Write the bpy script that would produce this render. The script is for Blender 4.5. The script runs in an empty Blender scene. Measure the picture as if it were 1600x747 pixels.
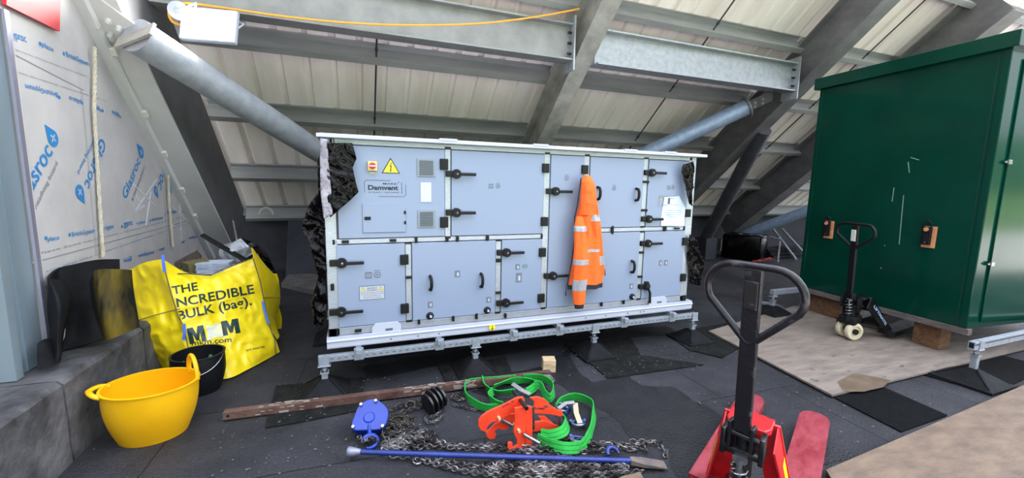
import bpy, bmesh, math, random
from mathutils import Vector, Matrix, noise, geometry
random.seed(7)
S = bpy.context.scene
COL = S.collection
# ------------------------------------------------------------------ camera
F = 650.0; CAMH = 1.6
def _basis(pitch=7.45, roll=1.1, yaw=20.8):
    p, r, y = [math.radians(a) for a in (pitch, roll, yaw)]
    fw = Vector((math.sin(y)*math.cos(p), math.cos(y)*math.cos(p), -math.sin(p)))
    ri = Vector((math.cos(y), -math.sin(y), 0)); up = ri.cross(fw)
    return fw, ri*math.cos(r)+up*math.sin(r), -ri*math.sin(r)+up*math.cos(r)
FW, RI, UP = _basis()
CP = Vector((0, 0, CAMH))
cd = bpy.data.cameras.new('camera'); cam = bpy.data.objects.new('camera', cd); COL.objects.link(cam)
cd.sensor_width = 36; cd.lens = F/1600*36; cd.clip_start = 0.02; cd.clip_end = 300
M = Matrix.Identity(4)
for i in range(3):
    M[i][0] = RI[i]; M[i][1] = UP[i]; M[i][2] = -FW[i]; M[i][3] = CP[i]
cam.matrix_world = M
S.camera = cam
# ------------------------------------------------------------------ world, light, exposure
w = bpy.data.worlds.new('sky'); S.world = w; w.use_nodes = True
nt = w.node_tree; bg = nt.nodes['Background']
tc = nt.nodes.new('ShaderNodeTexCoord'); sx = nt.nodes.new('ShaderNodeSeparateXYZ')
rp = nt.nodes.new('ShaderNodeValToRGB')
nt.links.new(tc.outputs['Generated'], sx.inputs[0]); nt.links.new(sx.outputs[2], rp.inputs[0])
nt.links.new(rp.outputs[0], bg.inputs[0])
rp.color_ramp.elements[0].position = 0.0; rp.color_ramp.elements[0].color = (0.86, 0.90, 1.0, 1)
rp.color_ramp.elements[1].position = 0.7; rp.color_ramp.elements[1].color = (0.80, 0.87, 1.0, 1)
def _mth(op, a, b):
    q = nt.nodes.new('ShaderNodeMath'); q.operation = op
    for i, v in enumerate((a, b)):
        if isinstance(v, (int, float)): q.inputs[i].default_value = v
        else: nt.links.new(v, q.inputs[i])
    return q.outputs[0]
zc = _mth('MAXIMUM', sx.outputs[2], 0.0)
st_ = _mth('MULTIPLY', _mth('ADD', _mth('MULTIPLY', zc, 2.4), 0.62), _mth('ADD', _mth('MULTIPLY', sx.outputs[0], 0.45), 1.0))
nt.links.new(st_, bg.inputs[1])
sd = bpy.data.lights.new('sun', 'SUN'); sd.energy = 11.0; sd.angle = math.radians(1.0); sd.color = (1.0, 0.94, 0.90)
sun = bpy.data.objects.new('sun', sd); COL.objects.link(sun); sun.rotation_euler = Vector((-0.2, -0.7, -1.0)).to_track_quat('-Z', 'Y').to_euler()
S.view_settings.view_transform = 'Standard'; S.view_settings.look = 'None'
S.view_settings.exposure = 1.05; S.view_settings.gamma = 1.0; S.view_settings.use_curve_mapping = False
# ------------------------------------------------------------------ helpers: measuring rays
def ray(px, py): return FW + RI*((px-800)/F) + UP*((373.5-py)/F)
def G(px, py, z=0.0): d = ray(px, py); return CP + d*((z-CAMH)/d.z)
def YP(px, py, y): d = ray(px, py); return CP + d*(y/d.y)
def XP(px, py, x): d = ray(px, py); return CP + d*(x/d.x)
SL = 0.85; Z0 = 7.157          # roof pitch and height of the rafter undersides
def RP(px, py, off=0.0):
    d = ray(px, py); t = (Z0+off-CAMH)/(d.z+SL*d.y); return CP + d*t
# ------------------------------------------------------------------ helpers: materials
MATS = {}
def mat(name, c1, c2=None, scale=6, rough=0.6, metal=0.0, bump=0.0, bscale=30, stretch=(1,1,1), r2=None, det=4, pos=(0.35,0.65), emit=0, coat=0, tex='noise', spec=None):
    if name in MATS: return MATS[name]
    m = bpy.data.materials.new(name); m.use_nodes = True; n = m.node_tree; L = n.links
    b = n.nodes['Principled BSDF']
    b.inputs['Base Color'].default_value = (*c1, 1); b.inputs['Roughness'].default_value = rough
    b.inputs['Metallic'].default_value = metal; b.inputs['Coat Weight'].default_value = coat
    b.inputs['Coat Roughness'].default_value = 0.08
    if spec is not None: b.inputs['Specular IOR Level'].default_value = spec
    if emit:
        b.inputs['Emission Color'].default_value = (*c1, 1); b.inputs['Emission Strength'].default_value = emit
    if c2 is not None or bump:
        t = n.nodes.new('ShaderNodeTexCoord'); mp = n.nodes.new('ShaderNodeMapping'); mp.inputs['Scale'].default_value = stretch
        L.new(t.outputs['Object'], mp.inputs[0])
    if c2 is not None:
        if tex == 'noise':
            x = n.nodes.new('ShaderNodeTexNoise'); x.inputs['Detail'].default_value = det; x.inputs['Roughness'].default_value = 0.6
            fac = x.outputs[0]
        else:
            x = n.nodes.new('ShaderNodeTexVoronoi'); fac = x.outputs['Distance']
        x.inputs['Scale'].default_value = scale; L.new(mp.outputs[0], x.inputs['Vector'])
        r = n.nodes.new('ShaderNodeValToRGB'); r.color_ramp.elements[0].position = pos[0]; r.color_ramp.elements[1].position = pos[1]
        r.color_ramp.elements[0].color = (*c1, 1); r.color_ramp.elements[1].color = (*c2, 1)
        L.new(fac, r.inputs[0]); L.new(r.outputs[0], b.inputs['Base Color'])
        if r2 is not None:
            q = n.nodes.new('ShaderNodeMapRange'); q.inputs[1].default_value = pos[0]; q.inputs[2].default_value = pos[1]
            q.inputs[3].default_value = rough; q.inputs[4].default_value = r2
            L.new(fac, q.inputs[0]); L.new(q.outputs[0], b.inputs['Roughness'])
    if bump:
        y = n.nodes.new('ShaderNodeTexNoise'); y.inputs['Scale'].default_value = bscale; y.inputs['Detail'].default_value = 5
        L.new(mp.outputs[0], y.inputs['Vector'])
        bp = n.nodes.new('ShaderNodeBump'); bp.inputs['Strength'].default_value = bump; bp.inputs['Distance'].default_value = 0.02
        L.new(y.outputs[0], bp.inputs['Height']); L.new(bp.outputs[0], b.inputs['Normal'])
    MATS[name] = m; return m
def srgb(r, g, b):
    f = lambda v: (v/255/12.92) if v/255 <= 0.04045 else ((v/255+0.055)/1.055)**2.4
    return (f(r), f(g), f(b))
galv = mat('galvanised', srgb(150,154,158), srgb(178,182,186), 9, 0.5, 0.35, 0.08, 60, r2=0.62)
galvd = mat('weathered_galvanised', srgb(104,102,106), srgb(128,126,126), 3, 0.6, 0.3, 0.15, 40, det=8, stretch=(1,1,1.5))
galvr = mat('galvanised_rafter', srgb(148,145,140), srgb(184,181,173), 4, 0.6, 0.25, 0.12, 30, det=8)
galvb = mat('bluish_galvanised', srgb(140,160,190), srgb(165,183,208), 12, 0.5, 0.3, 0.08, 60, det=8)
galvn = mat('bright_galvanised', srgb(150,157,168), srgb(172,179,190), 30, 0.38, 0.45, 0.05, 80)
primer = mat('grey_primer_paint', srgb(204,204,205), srgb(214,214,213), 3, 0.5, 0.0)
alu = mat('aluminium', srgb(160,166,176), srgb(180,186,196), 20, 0.35, 0.45, stretch=(1,1,8))
blk = mat('black_plastic', srgb(16,17,20), None, rough=0.5, spec=0.3)
blkg = mat('gloss_black_paint', srgb(12,12,15), srgb(34,31,34), 14, 0.3, 0.0, r2=0.5, pos=(0.5,0.8), coat=0.2)
rubber = mat('black_rubber', srgb(36,37,41), srgb(52,53,57), 14, 0.85, 0, 0.5, 90)
white = mat('white_panel', srgb(134,147,171), None, rough=0.34)
whitem = mat('white_channel', srgb(182,186,200), None, rough=0.4)
chrome = mat('bare_steel', srgb(170,172,176), srgb(120,120,124), 30, 0.3, 0.9)
ink = mat('dark_ink', srgb(38,42,56), None, rough=0.6)
greyink = mat('grey_ink', srgb(84,90,100), None, rough=0.6)
# ------------------------------------------------------------------ helpers: objects
def tag(o, label=None, cat=None, group=None, kind=None):
    if label: o['label'] = label
    if cat: o['category'] = cat
    if group: o['group'] = group
    if kind: o['kind'] = kind
    return o
def thing(name, label, cat, loc=(0,0,0), rot=(0,0,0), group=None):
    o = bpy.data.objects.new(name, None); COL.objects.link(o); o.empty_display_size = 0.1
    o.location = loc; o.rotation_euler = rot
    return tag(o, label, cat, group)
def wmat(o):
    m = Matrix.Translation(o.location) @ o.rotation_euler.to_matrix().to_4x4()
    return (wmat(o.parent) @ m) if o.parent else m
class MB:
    def __init__(s): s.bm = bmesh.new()
    def add(s, verts, faces, M=None):
        vs = [s.bm.verts.new((M @ Vector(v)) if M else Vector(v)) for v in verts]
        for f in faces:
            try: s.bm.faces.new([vs[i] for i in f])
            except ValueError: pass
        return vs
    def box(s, c, d, M=None, bev=0.0):
        b = bmesh.new(); x, y, z = [k/2 for k in d]
        vs = [b.verts.new((c[0]+i*x, c[1]+j*y, c[2]+k*z)) for i in (-1,1) for j in (-1,1) for k in (-1,1)]
        for f in ((0,1,3,2),(4,6,7,5),(0,4,5,1),(2,3,7,6),(0,2,6,4),(1,5,7,3)): b.faces.new([vs[i] for i in f])
        if bev: bmesh.ops.bevel(b, geom=b.edges[:], offset=bev, segments=2, affect='EDGES', profile=0.5)
        s.merge(b, M); return s
    def merge(s, b, M=None):
        b.verts.index_update()
        s.add([v.co.copy() for v in b.verts], [[v.index for v in f.verts] for f in b.faces], M); b.free()
    def rect(s, x0, x1, y0, y1, z0, z1, bev=0.0, M=None):
        return s.box(((x0+x1)/2,(y0+y1)/2,(z0+z1)/2), (abs(x1-x0),abs(y1-y0),abs(z1-z0)), M, bev)
    def bar(s, p0, p1, w, h, up=(0,0,1), bev=0.0):
        p0, p1 = Vector(p0), Vector(p1); d = p1-p0; L = d.length; d.normalize()
        u = Vector(up); x = u.cross(d)
        if x.length < 1e-4: x = Vector((1,0,0)).cross(d)
        x.normalize(); z = d.cross(x)
        M = Matrix((( x.x, d.x, z.x, (p0.x+p1.x)/2),(x.y,d.y,z.y,(p0.y+p1.y)/2),(x.z,d.z,z.z,(p0.z+p1.z)/2),(0,0,0,1)))
        return s.box((0,0,0),(w,L,h),M,bev)
    def sweep(s, prof, p0, p1, xdir, ydir, cap=True):
        "extrude the closed 2D profile (list of (a,b)) from p0 to p1, a along xdir, b along ydir"
        p0, p1, xd, yd = Vector(p0), Vector(p1), Vector(xdir), Vector(ydir); n = len(prof)
        vs = [p0+xd*a+yd*b for a,b in prof] + [p1+xd*a+yd*b for a,b in prof]
        fs = [(i,(i+1)%n,(i+1)%n+n,i+n) for i in range(n)]
        if cap: fs += [tuple(range(n))[::-1], tuple(range(n,2*n))]
        s.add(vs, fs); return s
    def tube(s, pts, r, seg=8, closed=False, flat=None, ref=None):
        pts = [Vector(p) for p in pts]; n = len(pts); rings = []
        rr = r if isinstance(r, (list, tuple)) else [r]*n
        prev = Vector(ref) if ref else None
        for i, p in enumerate(pts):
            if closed: t = pts[(i+1)%n]-pts[i-1]
            else: t = pts[min(i+1,n-1)]-pts[max(i-1,0)]
            if t.length < 1e-9: t = Vector((0,0,1))
            t.normalize()
            if prev is None:
                a = Vector((0,0,1)) if abs(t.z) < 0.9 else Vector((1,0,0)); prev = a
            x = prev - t*prev.dot(t)
            if x.length < 1e-6: x = t.orthogonal()
            x.normalize(); y = t.cross(x); prev = x
            fx, fy = flat if flat else (1,1)
            rings.append([s.bm.verts.new(p + x*math.cos(2*math.pi*k/seg)*rr[i]*fx + y*math.sin(2*math.pi*k/seg)*rr[i]*fy) for k in range(seg)])
        m = n if closed else n-1
        for i in range(m):
            A, B = rings[i], rings[(i+1)%n]
            for k in range(seg): s.bm.faces.new((A[k],A[(k+1)%seg],B[(k+1)%seg],B[k]))
        if not closed:
            s.bm.faces.new(rings[0][::-1]); s.bm.faces.new(rings[-1])
        return s
    def cyl(s, p0, p1, r, seg=20, r1=None):
        return s.tube([p0, p1], [r, r if r1 is None else r1], seg)
    def lathe(s, prof, c=(0,0,0), seg=32, M=None, sx=1, sy=1, close=False):
        vs = []; fs = []; n = len(prof)
        for k in range(seg):
            a = 2*math.pi*k/seg
            for (r, z) in prof: vs.append((c[0]+r*math.cos(a)*sx, c[1]+r*math.sin(a)*sy, c[2]+z))
        for k in range(seg):
            for i in range(n-1 if not close else n):
                j = (i+1) % n; q = (k+1) % seg
                fs.append((k*n+i, q*n+i, q*n+j, k*n+j))
        s.add(vs, fs, M); return s
    def prism(s, poly, depth, M=None, bev=0.0):
        "2D polygon in xy, extruded along z from 0 to depth"
        b = bmesh.new(); n = len(poly)
        lo = [b.verts.new((p[0],p[1],0)) for p in poly]; hi = [b.verts.new((p[0],p[1],depth)) for p in poly]
        b.faces.new(lo[::-1]); b.faces.new(hi)
        for i in range(n): b.faces.new((lo[i],lo[(i+1)%n],hi[(i+1)%n],hi[i]))
        bmesh.ops.recalc_face_normals(b, faces=b.faces)
        if bev: bmesh.ops.bevel(b, geom=b.edges[:], offset=bev, segments=1, affect='EDGES')
        bmesh.ops.triangulate(b, faces=[f for f in b.faces if len(f.verts) > 4])
        s.merge(b, M); return s
    def grid(s, fn, nu, nv, thick=0.0, wrap=False):
        vs = [[Vector(fn(i/nu, j/nv)) for j in range(nv+1)] for i in range(nu+(0 if wrap else 1))]
        b = bmesh.new(); R = [[b.verts.new(v) for v in row] for row in vs]
        m = len(R)
        for i in range(m if wrap else m-1):
            for j in range(nv): b.faces.new((R[i][j],R[(i+1)%m][j],R[(i+1)%m][j+1],R[i][j+1]))
        if thick:
            bmesh.ops.recalc_face_normals(b, faces=b.faces); bmesh.ops.solidify(b, geom=b.faces[:], thickness=thick)
        s.merge(b); return s
    def patch(s, poly, fn, step, thick=0.0, jit=0.35, seed=1):
        "fill a 2D outline with a triangulated sheet and lift every point with fn(x,y)"
        rnd = random.Random(seed); P = []
        n = len(poly)
        for i in range(n):
            a, c = Vector(poly[i]), Vector(poly[(i+1)%n]); k = max(1, int((c-a).length/step))
            for j in range(k): P.append(a.lerp(c, j/k))
        nb = len(P); E = [(i,(i+1)%nb) for i in range(nb)]
        def inside(x, y):
            r = False
            for i in range(n):
                x1,y1 = poly[i]; x2,y2 = poly[(i+1)%n]
                if (y1 > y) != (y2 > y) and x < (x2-x1)*(y-y1)/(y2-y1)+x1: r = not r
            return r
        xs = [p[0] for p in poly]; ys = [p[1] for p in poly]
        y = min(ys)+step/2
        while y < max(ys):
            x = min(xs)+step/2
            while x < max(xs):
                q = Vector((x+rnd.uniform(-jit,jit)*step, y+rnd.uniform(-jit,jit)*step))
                if inside(q.x, q.y) and min((q-p).length for p in P[:nb]) > step*0.4: P.append(q)
                x += step
            y += step
        vo, eo, fo, *_ = geometry.delaunay_2d_cdt(P, E, [], 1, 1e-6)
        b = bmesh.new(); vs = [b.verts.new(Vector(fn(v.x, v.y))) for v in vo]
        for f in fo:
            c = sum((vo[i] for i in f), Vector((0,0)))/len(f)
            if inside(c.x, c.y):
                try: b.faces.new([vs[i] for i in f])
                except ValueError: pass
        bmesh.ops.delete(b, geom=[v for v in b.verts if not v.link_faces], context='VERTS')
        bmesh.ops.recalc_face_normals(b, faces=b.faces)
        if thick: bmesh.ops.solidify(b, geom=b.faces[:], thickness=thick)
        s.merge(b); return s
    def ribbon(s, pts, wdirs, w, th):
        "flat strap: pts centre line, wdirs width direction at each point"
        n = len(pts); R = []
        for i in range(n):
            p = Vector(pts[i]); t = (Vector(pts[min(i+1,n-1)])-Vector(pts[max(i-1,0)])).normalized()
            wd = Vector(wdirs[i]); wd = (wd - t*wd.dot(t)).normalized(); nn = t.cross(wd)
            R.append([s.bm.verts.new(p+wd*a*w/2+nn*b*th/2) for a,b in ((-1,-1),(-0.33,-1),(0.33,-1),(1,-1),(1,1),(0.33,1),(-0.33,1),(-1,1))])
        for i in range(n-1):
            for k in range(8): s.bm.faces.new((R[i][k],R[i][(k+1)%8],R[i+1][(k+1)%8],R[i+1][k]))
        s.bm.faces.new(R[0][::-1]); s.bm.faces.new(R[-1]); return s
    def disp(s, amp, scale, seed=0.0):
        for v in s.bm.verts:
            v.co += noise.noise_vector(v.co*scale+Vector((seed,seed,seed)))*amp
        return s
    def build(s, name, m, parent=None, local=False, smooth=False, label=None, cat=None, group=None, kind=None, org=None):
        bm = s.bm
        bmesh.ops.recalc_face_normals(bm, faces=bm.faces)
        if parent is not None and not local:
            inv = wmat(parent).inverted()
            for v in bm.verts: v.co = inv @ v.co
        off = Vector((0,0,0))
        if parent is None:
            if org is not None: off = Vector(org)
            elif kind != 'structure':
                n = max(1,len(bm.verts)); cx = sum(v.co.x for v in bm.verts)/n; cy = sum(v.co.y for v in bm.verts)/n
                off = Vector((cx, cy, min(v.co.z for v in bm.verts)))
            for v in bm.verts: v.co -= off
        me = bpy.data.meshes.new(name); bm.to_mesh(me); bm.free()
        if smooth:
            for p in me.polygons: p.use_smooth = True
            try: me.set_sharp_from_angle(angle=math.radians(38 if smooth is True else smooth))
            except Exception: pass
        if m: me.materials.append(m)
        o = bpy.data.objects.new(name, me); COL.objects.link(o); o.location = off
        if parent is not None: o.parent = parent
        return tag(o, label, cat, group, kind)
_TX = {}
def glyphs(txt, bold=0.0):
    k = (txt, bold)
    if k not in _TX:
        c = bpy.data.curves.new('t', 'FONT'); c.body = txt; c.size = 1; c.offset = bold; c.resolution_u = 3
        o = bpy.data.objects.new('t', c); COL.objects.link(o)
        dg = bpy.context.evaluated_depsgraph_get(); dg.update()
        me = bpy.data.meshes.new_from_object(o.evaluated_get(dg))
        _TX[k] = ([v.co.copy() for v in me.vertices], [list(p.vertices) for p in me.polygons])
        bpy.data.objects.remove(o); bpy.data.curves.remove(c); bpy.data.meshes.remove(me)
    return _TX[k]
def text(mb, txt, A, B, up, height=None, bold=0.0, eps=None, squash=None):
    "letters whose base line runs A->B; up = unit vector of the letters; eps lifts them off the surface"
    vs, fs = glyphs(txt, bold)
    if not vs: return mb
    A, B = Vector(A), Vector(B); x0 = min(v.x for v in vs); x1 = max(v.x for v in vs); y1 = max(v.y for v in vs)
    W = (B-A).length; k = W/(x1-x0); d = (B-A)/W; ky = k if height is None else height/y1
    e = Vector(eps) if eps is not None else Vector((0,0,0))
    mb.add([A+d*((v.x-x0)*k)+Vector(up)*(v.y*ky)+e for v in vs], fs); return mb
def ibeam(mb, p0, p1, depth, width, tw, tf, xdir, zdir, top=0.0):
    "I section: width along xdir, depth along zdir; p0,p1 at the bottom face centre"
    w, h = width/2, depth; t = tw/2
    pr = [(-w,0),(w,0),(w,tf),(t,tf),(t,h-tf),(w,h-tf),(w,h),(-w,h),(-w,h-tf),(-t,h-tf),(-t,tf),(-w,tf)]
    n = len(pr); P0, P1, X, Z = Vector(p0), Vector(p1), Vector(xdir), Vector(zdir)
    vs = [P0+X*a+Z*b for a,b in pr]+[P1+X*a+Z*b for a,b in pr]
    fs = [(i,(i+1)%n,(i+1)%n+n,i+n) for i in range(n)]
    for o in (0, n): fs += [tuple(o+i for i in q) for q in ((0,1,2,3,10,11),(3,4,9,10),(4,5,6,7,8,9))]
    mb.add(vs, fs); return mb
# ================================================================== SETTING
# floor: dark bitumen / rubber sheets
def floor_material():
    m = bpy.data.materials.new('bitumen_deck'); m.use_nodes = True; n = m.node_tree; L = n.links; b = n.nodes['Principled BSDF']
    t = n.nodes.new('ShaderNodeTexCoord'); O = t.outputs['Object']
    def N(k, **kw):
        x = n.nodes.new(k)
        return x
    n1 = N('ShaderNodeTexNoise'); n1.inputs['Scale'].default_value = 1.6; n1.inputs['Detail'].default_value = 9; n1.inputs['Roughness'].default_value = 0.65; L.new(O, n1.inputs['Vector'])
    r1 = N('ShaderNodeValToRGB'); L.new(n1.outputs[0], r1.inputs[0])
    r1.color_ramp.elements[0].position = 0.32; r1.color_ramp.elements[0].color = (*srgb(34,35,39),1)
    r1.color_ramp.elements[1].position = 0.68; r1.color_ramp.elements[1].color = (*srgb(60,60,65),1)
    # fine grain
    n2 = N('ShaderNodeTexNoise'); n2.inputs['Scale'].default_value = 70; n2.inputs['Detail'].default_value = 4; L.new(O, n2.inputs['Vector'])
    mx = N('ShaderNodeMix'); mx.data_type = 'RGBA'; mx.blend_type = 'MULTIPLY'; mx.inputs[0].default_value = 0.7
    r2 = N('ShaderNodeValToRGB'); L.new(n2.outputs[0], r2.inputs[0]); r2.color_ramp.elements[0].position = 0.3; r2.color_ramp.elements[0].color = (0.45,0.45,0.45,1); r2.color_ramp.elements[1].position = 0.65; r2.color_ramp.elements[1].color = (1.15,1.15,1.15,1)
    L.new(r1.outputs[0], mx.inputs[6]); L.new(r2.outputs[0], mx.inputs[7])
    # joints between sheets
    mp = N('ShaderNodeMapping'); mp.inputs['Rotation'].default_value = (0,0,math.radians(3)); L.new(O, mp.inputs[0])
    nz = N('ShaderNodeTexNoise'); nz.inputs['Scale'].default_value = 2; L.new(O, nz.inputs['Vector'])
    ad = N('ShaderNodeVectorMath'); ad.operation = 'MULTIPLY_ADD'; ad.inputs[1].default_value = (0.04,0.04,0); L.new(nz.outputs[1], ad.inputs[0]); L.new(mp.outputs[0], ad.inputs[2])
    br = N('ShaderNodeTexBrick'); br.inputs['Scale'].default_value = 1; br.inputs['Brick Width'].default_value = 1.25; br.inputs['Row Height'].default_value = 0.8; br.inputs['Mortar Size'].default_value = 0.006; br.inputs['Mortar Smooth'].default_value = 0.3
    br.inputs['Color1'].default_value = (1,1,1,1); br.inputs['Color2'].default_value = (0.82,0.82,0.84,1); br.inputs['Mortar'].default_value = (0.2,0.2,0.22,1); L.new(ad.outputs[0], br.inputs['Vector'])
    m2 = N('ShaderNodeMix'); m2.data_type = 'RGBA'; m2.blend_type = 'MULTIPLY'; m2.inputs[0].default_value = 1; L.new(mx.outputs[2], m2.inputs[6]); L.new(br.outputs[0], m2.inputs[7])
    # white specks of dust and scratches
    vo = N('ShaderNodeTexVoronoi'); vo.inputs['Scale'].default_value = 9; L.new(O, vo.inputs['Vector'])
    vr = N('ShaderNodeValToRGB'); L.new(vo.outputs['Distance'], vr.inputs[0]); vr.color_ramp.elements[0].position = 0.035; vr.color_ramp.elements[0].color = (1,1,1,1); vr.color_ramp.elements[1].position = 0.06; vr.color_ramp.elements[1].color = (0,0,0,1)
    m3 = N('ShaderNodeMix'); m3.data_type = 'RGBA'; L.new(vr.outputs[0], m3.inputs[0]); L.new(m2.outputs[2], m3.inputs[6]); m3.inputs[7].default_value = (*srgb(120,120,122),1)
    L.new(m3.outputs[2], b.inputs['Base Color']); b.inputs['Specular IOR Level'].default_value = 0.3
    # large damp areas: smoother
    n3 = N('ShaderNodeTexNoise'); n3.inputs['Scale'].default_value = 0.9; n3.inputs['Detail'].default_value = 6; L.new(O, n3.inputs['Vector'])
    q = N('ShaderNodeMapRange'); q.inputs[1].default_value = 0.42; q.inputs[2].default_value = 0.6; q.inputs[3].default_value = 0.85; q.inputs[4].default_value = 0.5; L.new(n3.outputs[0], q.inputs[0]); L.new(q.outputs[0], b.inputs['Roughness'])
    bp = N('ShaderNodeBump'); bp.inputs['Strength'].default_value = 0.8; bp.inputs['Distance'].default_value = 0.015; L.new(n2.outputs[0], bp.inputs['Height']); L.new(bp.outputs[0], b.inputs['Normal'])
    return m
mb = MB(); mb.rect(-4.5, 15, -1.6, 9.2, -0.25, 0); mb.build('floor', floor_material(), kind='structure')
# roof deck: ribbed liner sheets
ZR = Z0+0.90
def roof_material():
    m = mat('cream_liner_sheet', srgb(248,238,236), srgb(232,220,214), 1.2, 0.5, 0.0, det=8, stretch=(3,0.6,0.6))
    return m
mb = MB(); prof = []; x = -3.2
while x < 14.5:
    prof += [(x,0),(x+0.215,0),(x+0.235,0.05),(x+0.285,0.05)]; x += 0.305
y0, y1 = 3.35, 8.55
vs = []; fs = []
for (xx, h) in prof:
    vs += [(xx, y0, ZR-SL*y0+h), (xx, y1, ZR-SL*y1+h)]
for i in range(len(prof)-1): fs.append((2*i,2*i+2,2*i+3,2*i+1))
mb.add(vs, fs); n0 = len(vs)
vs2 = [(a,b,c+0.12) for a,b,c in ((-3.2,y0,ZR-SL*y0),(14.5,y0,ZR-SL*y0),(14.5,y1,ZR-SL*y1),(-3.2,y1,ZR-SL*y1))]
mb.add(vs2+[(a,b,c+0.03) for a,b,c in vs2], [(0,1,2,3),(4,5,6,7),(0,1,5,4),(1,2,6,5),(2,3,7,6),(3,0,4,7)])
mb.build('ceiling', roof_material(), kind='structure')
# dark back wall under the eaves
dark = mat('dark_lining', srgb(34,35,42), srgb(46,47,54), 3, 0.85, 0, 0.3, 20)
mb = MB(); mb.rect(-3.2, 14.5, 8.32, 8.5, 0, 1.0); mb.build('wall_back', dark, kind='structure')
# left wall: sheathing boards, cut to the rake of the rafter
def WX(y): return -1.77-0.033*(y-3.0)
ZL = 6.29                                        # underside of the left rafter: z = ZL - SL*y
def WP(px, py):
    d = ray(px, py); t = (-1.77+0.099-0.0)/(d.x+0.033*d.y); return CP + d*t
WD = Vector((-0.033, 1, 0)).normalized(); WN = Vector((1, 0.033, 0)).normalized()
board = mat('sheathing_board', srgb(184,181,180), srgb(196,192,190), 4, 0.75, 0, 0.06, 40)
ya, yb = 3.27, 6.9
mb = MB()
pl = [(ya, 0.485), (yb, 0.485), (yb, ZL-SL*yb+0.05), (2.75, ZL-SL*2.75+0.05), (2.75, 2.50), (ya, 2.50)]
vs = [(WX(a), a, b) for a,b in pl]+[(WX(a)-0.05, a, b) for a,b in pl]
n = 6; mb.add(vs, [(0,1,2,5),(5,2,3,4),(6,7,8,11),(11,8,9,10)]+[(i,(i+1)%n,(i+1)%n+n,i+n) for i in range(n)])
mb.build('wall_left', board, kind='structure')
# board joints and cut line (shallow dark strips in the face)
def wall_strip(mb, A, B, wd, th=0.002):
    d = (B-A).normalized(); u = WN.cross(d); o = WN*th
    vs = [A-u*wd/2, B-u*wd/2, B+u*wd/2, A+u*wd/2]
    mb.add([v for v in vs]+[v+o for v in vs], [(0,1,2,3),(4,5,6,7),(0,1,5,4),(1,2,6,5),(2,3,7,6),(3,0,4,7)])
jm = mat('board_joint', srgb(140,140,144), None, rough=0.8)
mb = MB()
for q in (((50,411),(315,339)), ((20,84),(130,141))): wall_strip(mb, WP(*q[0]), WP(*q[1]), 0.006)
mb.build('trim_1', jm, kind='structure')
mb = MB()
for q in (((127,140),(150,400)), ((252,270),(262,385))): wall_strip(mb, WP(*q[0]), WP(*q[1]), 0.03, 0.0015)
mb.build('trim_2', mat('taped_joint', srgb(172,170,170), None, rough=0.8), kind='structure')
# writing on the boards
blue = mat('blue_print', srgb(40,130,195), None, rough=0.7)
faint = mat('faint_blue_print', srgb(110,140,175), None, rough=0.7)
finep = mat('fine_print', srgb(130,134,145), None, rough=0.7)
wl = bpy.data.objects['wall_left']
def wtext(mb, txt, a, b, ph, bold=0.0):
    A, B = WP(*a), WP(*b); d = (B-A).normalized(); up = WN.cross(d)
    if abs(a[1]-b[1]) < 400: pass
    M0 = (A+B)/2; k = abs((P2(M0+up*0.1)-P2(M0)).length)/0.1
    text(mb, txt, A, B, up, height=ph/k, bold=bold, eps=WN*0.003)
def P2(p):
    v = Vector(p)-CP; z = v.dot(FW); return Vector((800+F*v.dot(RI)/z, 373.5-F*v.dot(UP)/z))
def drop(mbd, mbc, c, tip, r):
    C0, T = WP(*c), WP(*tip); d = (T-C0); L = d.length; d.normalize(); u = WN.cross(d)
    R = L/1.9; pts = []
    for k in range(17):
        a = math.radians(-60-240+ k*240/16+ 0)   # open circle round the back
        a = math.radians(50 + k*260/16)
        pts.append(C0 + d*math.cos(a)*R*1.0 + u*math.sin(a)*R)
    pts.append(T)
    mbd.add([p+WN*0.003 for p in pts], [tuple(range(len(pts)))])
    e = WN*0.0045; q = (d+u*0.25).normalized(); s2 = WN.cross(q)
    for aa, bb in ((q, s2), (s2, q)):
        mbc.add([C0+e+aa*R*i*0.55+bb*R*j*0.11 for i,j in ((-1,-1),(1,-1),(1,1),(-1,1))], [(0,1,2,3)])
big = MB(); cross = MB(); sm = MB(); fine = MB(); ft = MB()
wtext(big, 'asroc', (50,300), (82,238), 17, 0.012); drop(big, cross, (82,216), (69,194), 12)
wtext(fine, 'Sheathing board', (53,333), (90,256), 7)
wtext(big, 'Glasroc', (157,213), (131,288), 16, 0.012); drop(big, cross, (124,300), (132,319), 12)
wtext(sm, 'Sheathing board', (148,212), (120,268), 6)
wtext(big, 'Glasroc', (196,313), (219,253), 13, 0.012); drop(big, cross, (220,238), (213,224), 9)
wtext(fine, '& Sheathing board', (207,315), (226,262), 5)
wtext(big, 'roc', (252,262), (246,290), 10, 0.012); drop(big, cross, (243,298), (247,310), 8)
drop(big, cross, (264,294), (268,303), 6)
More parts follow.
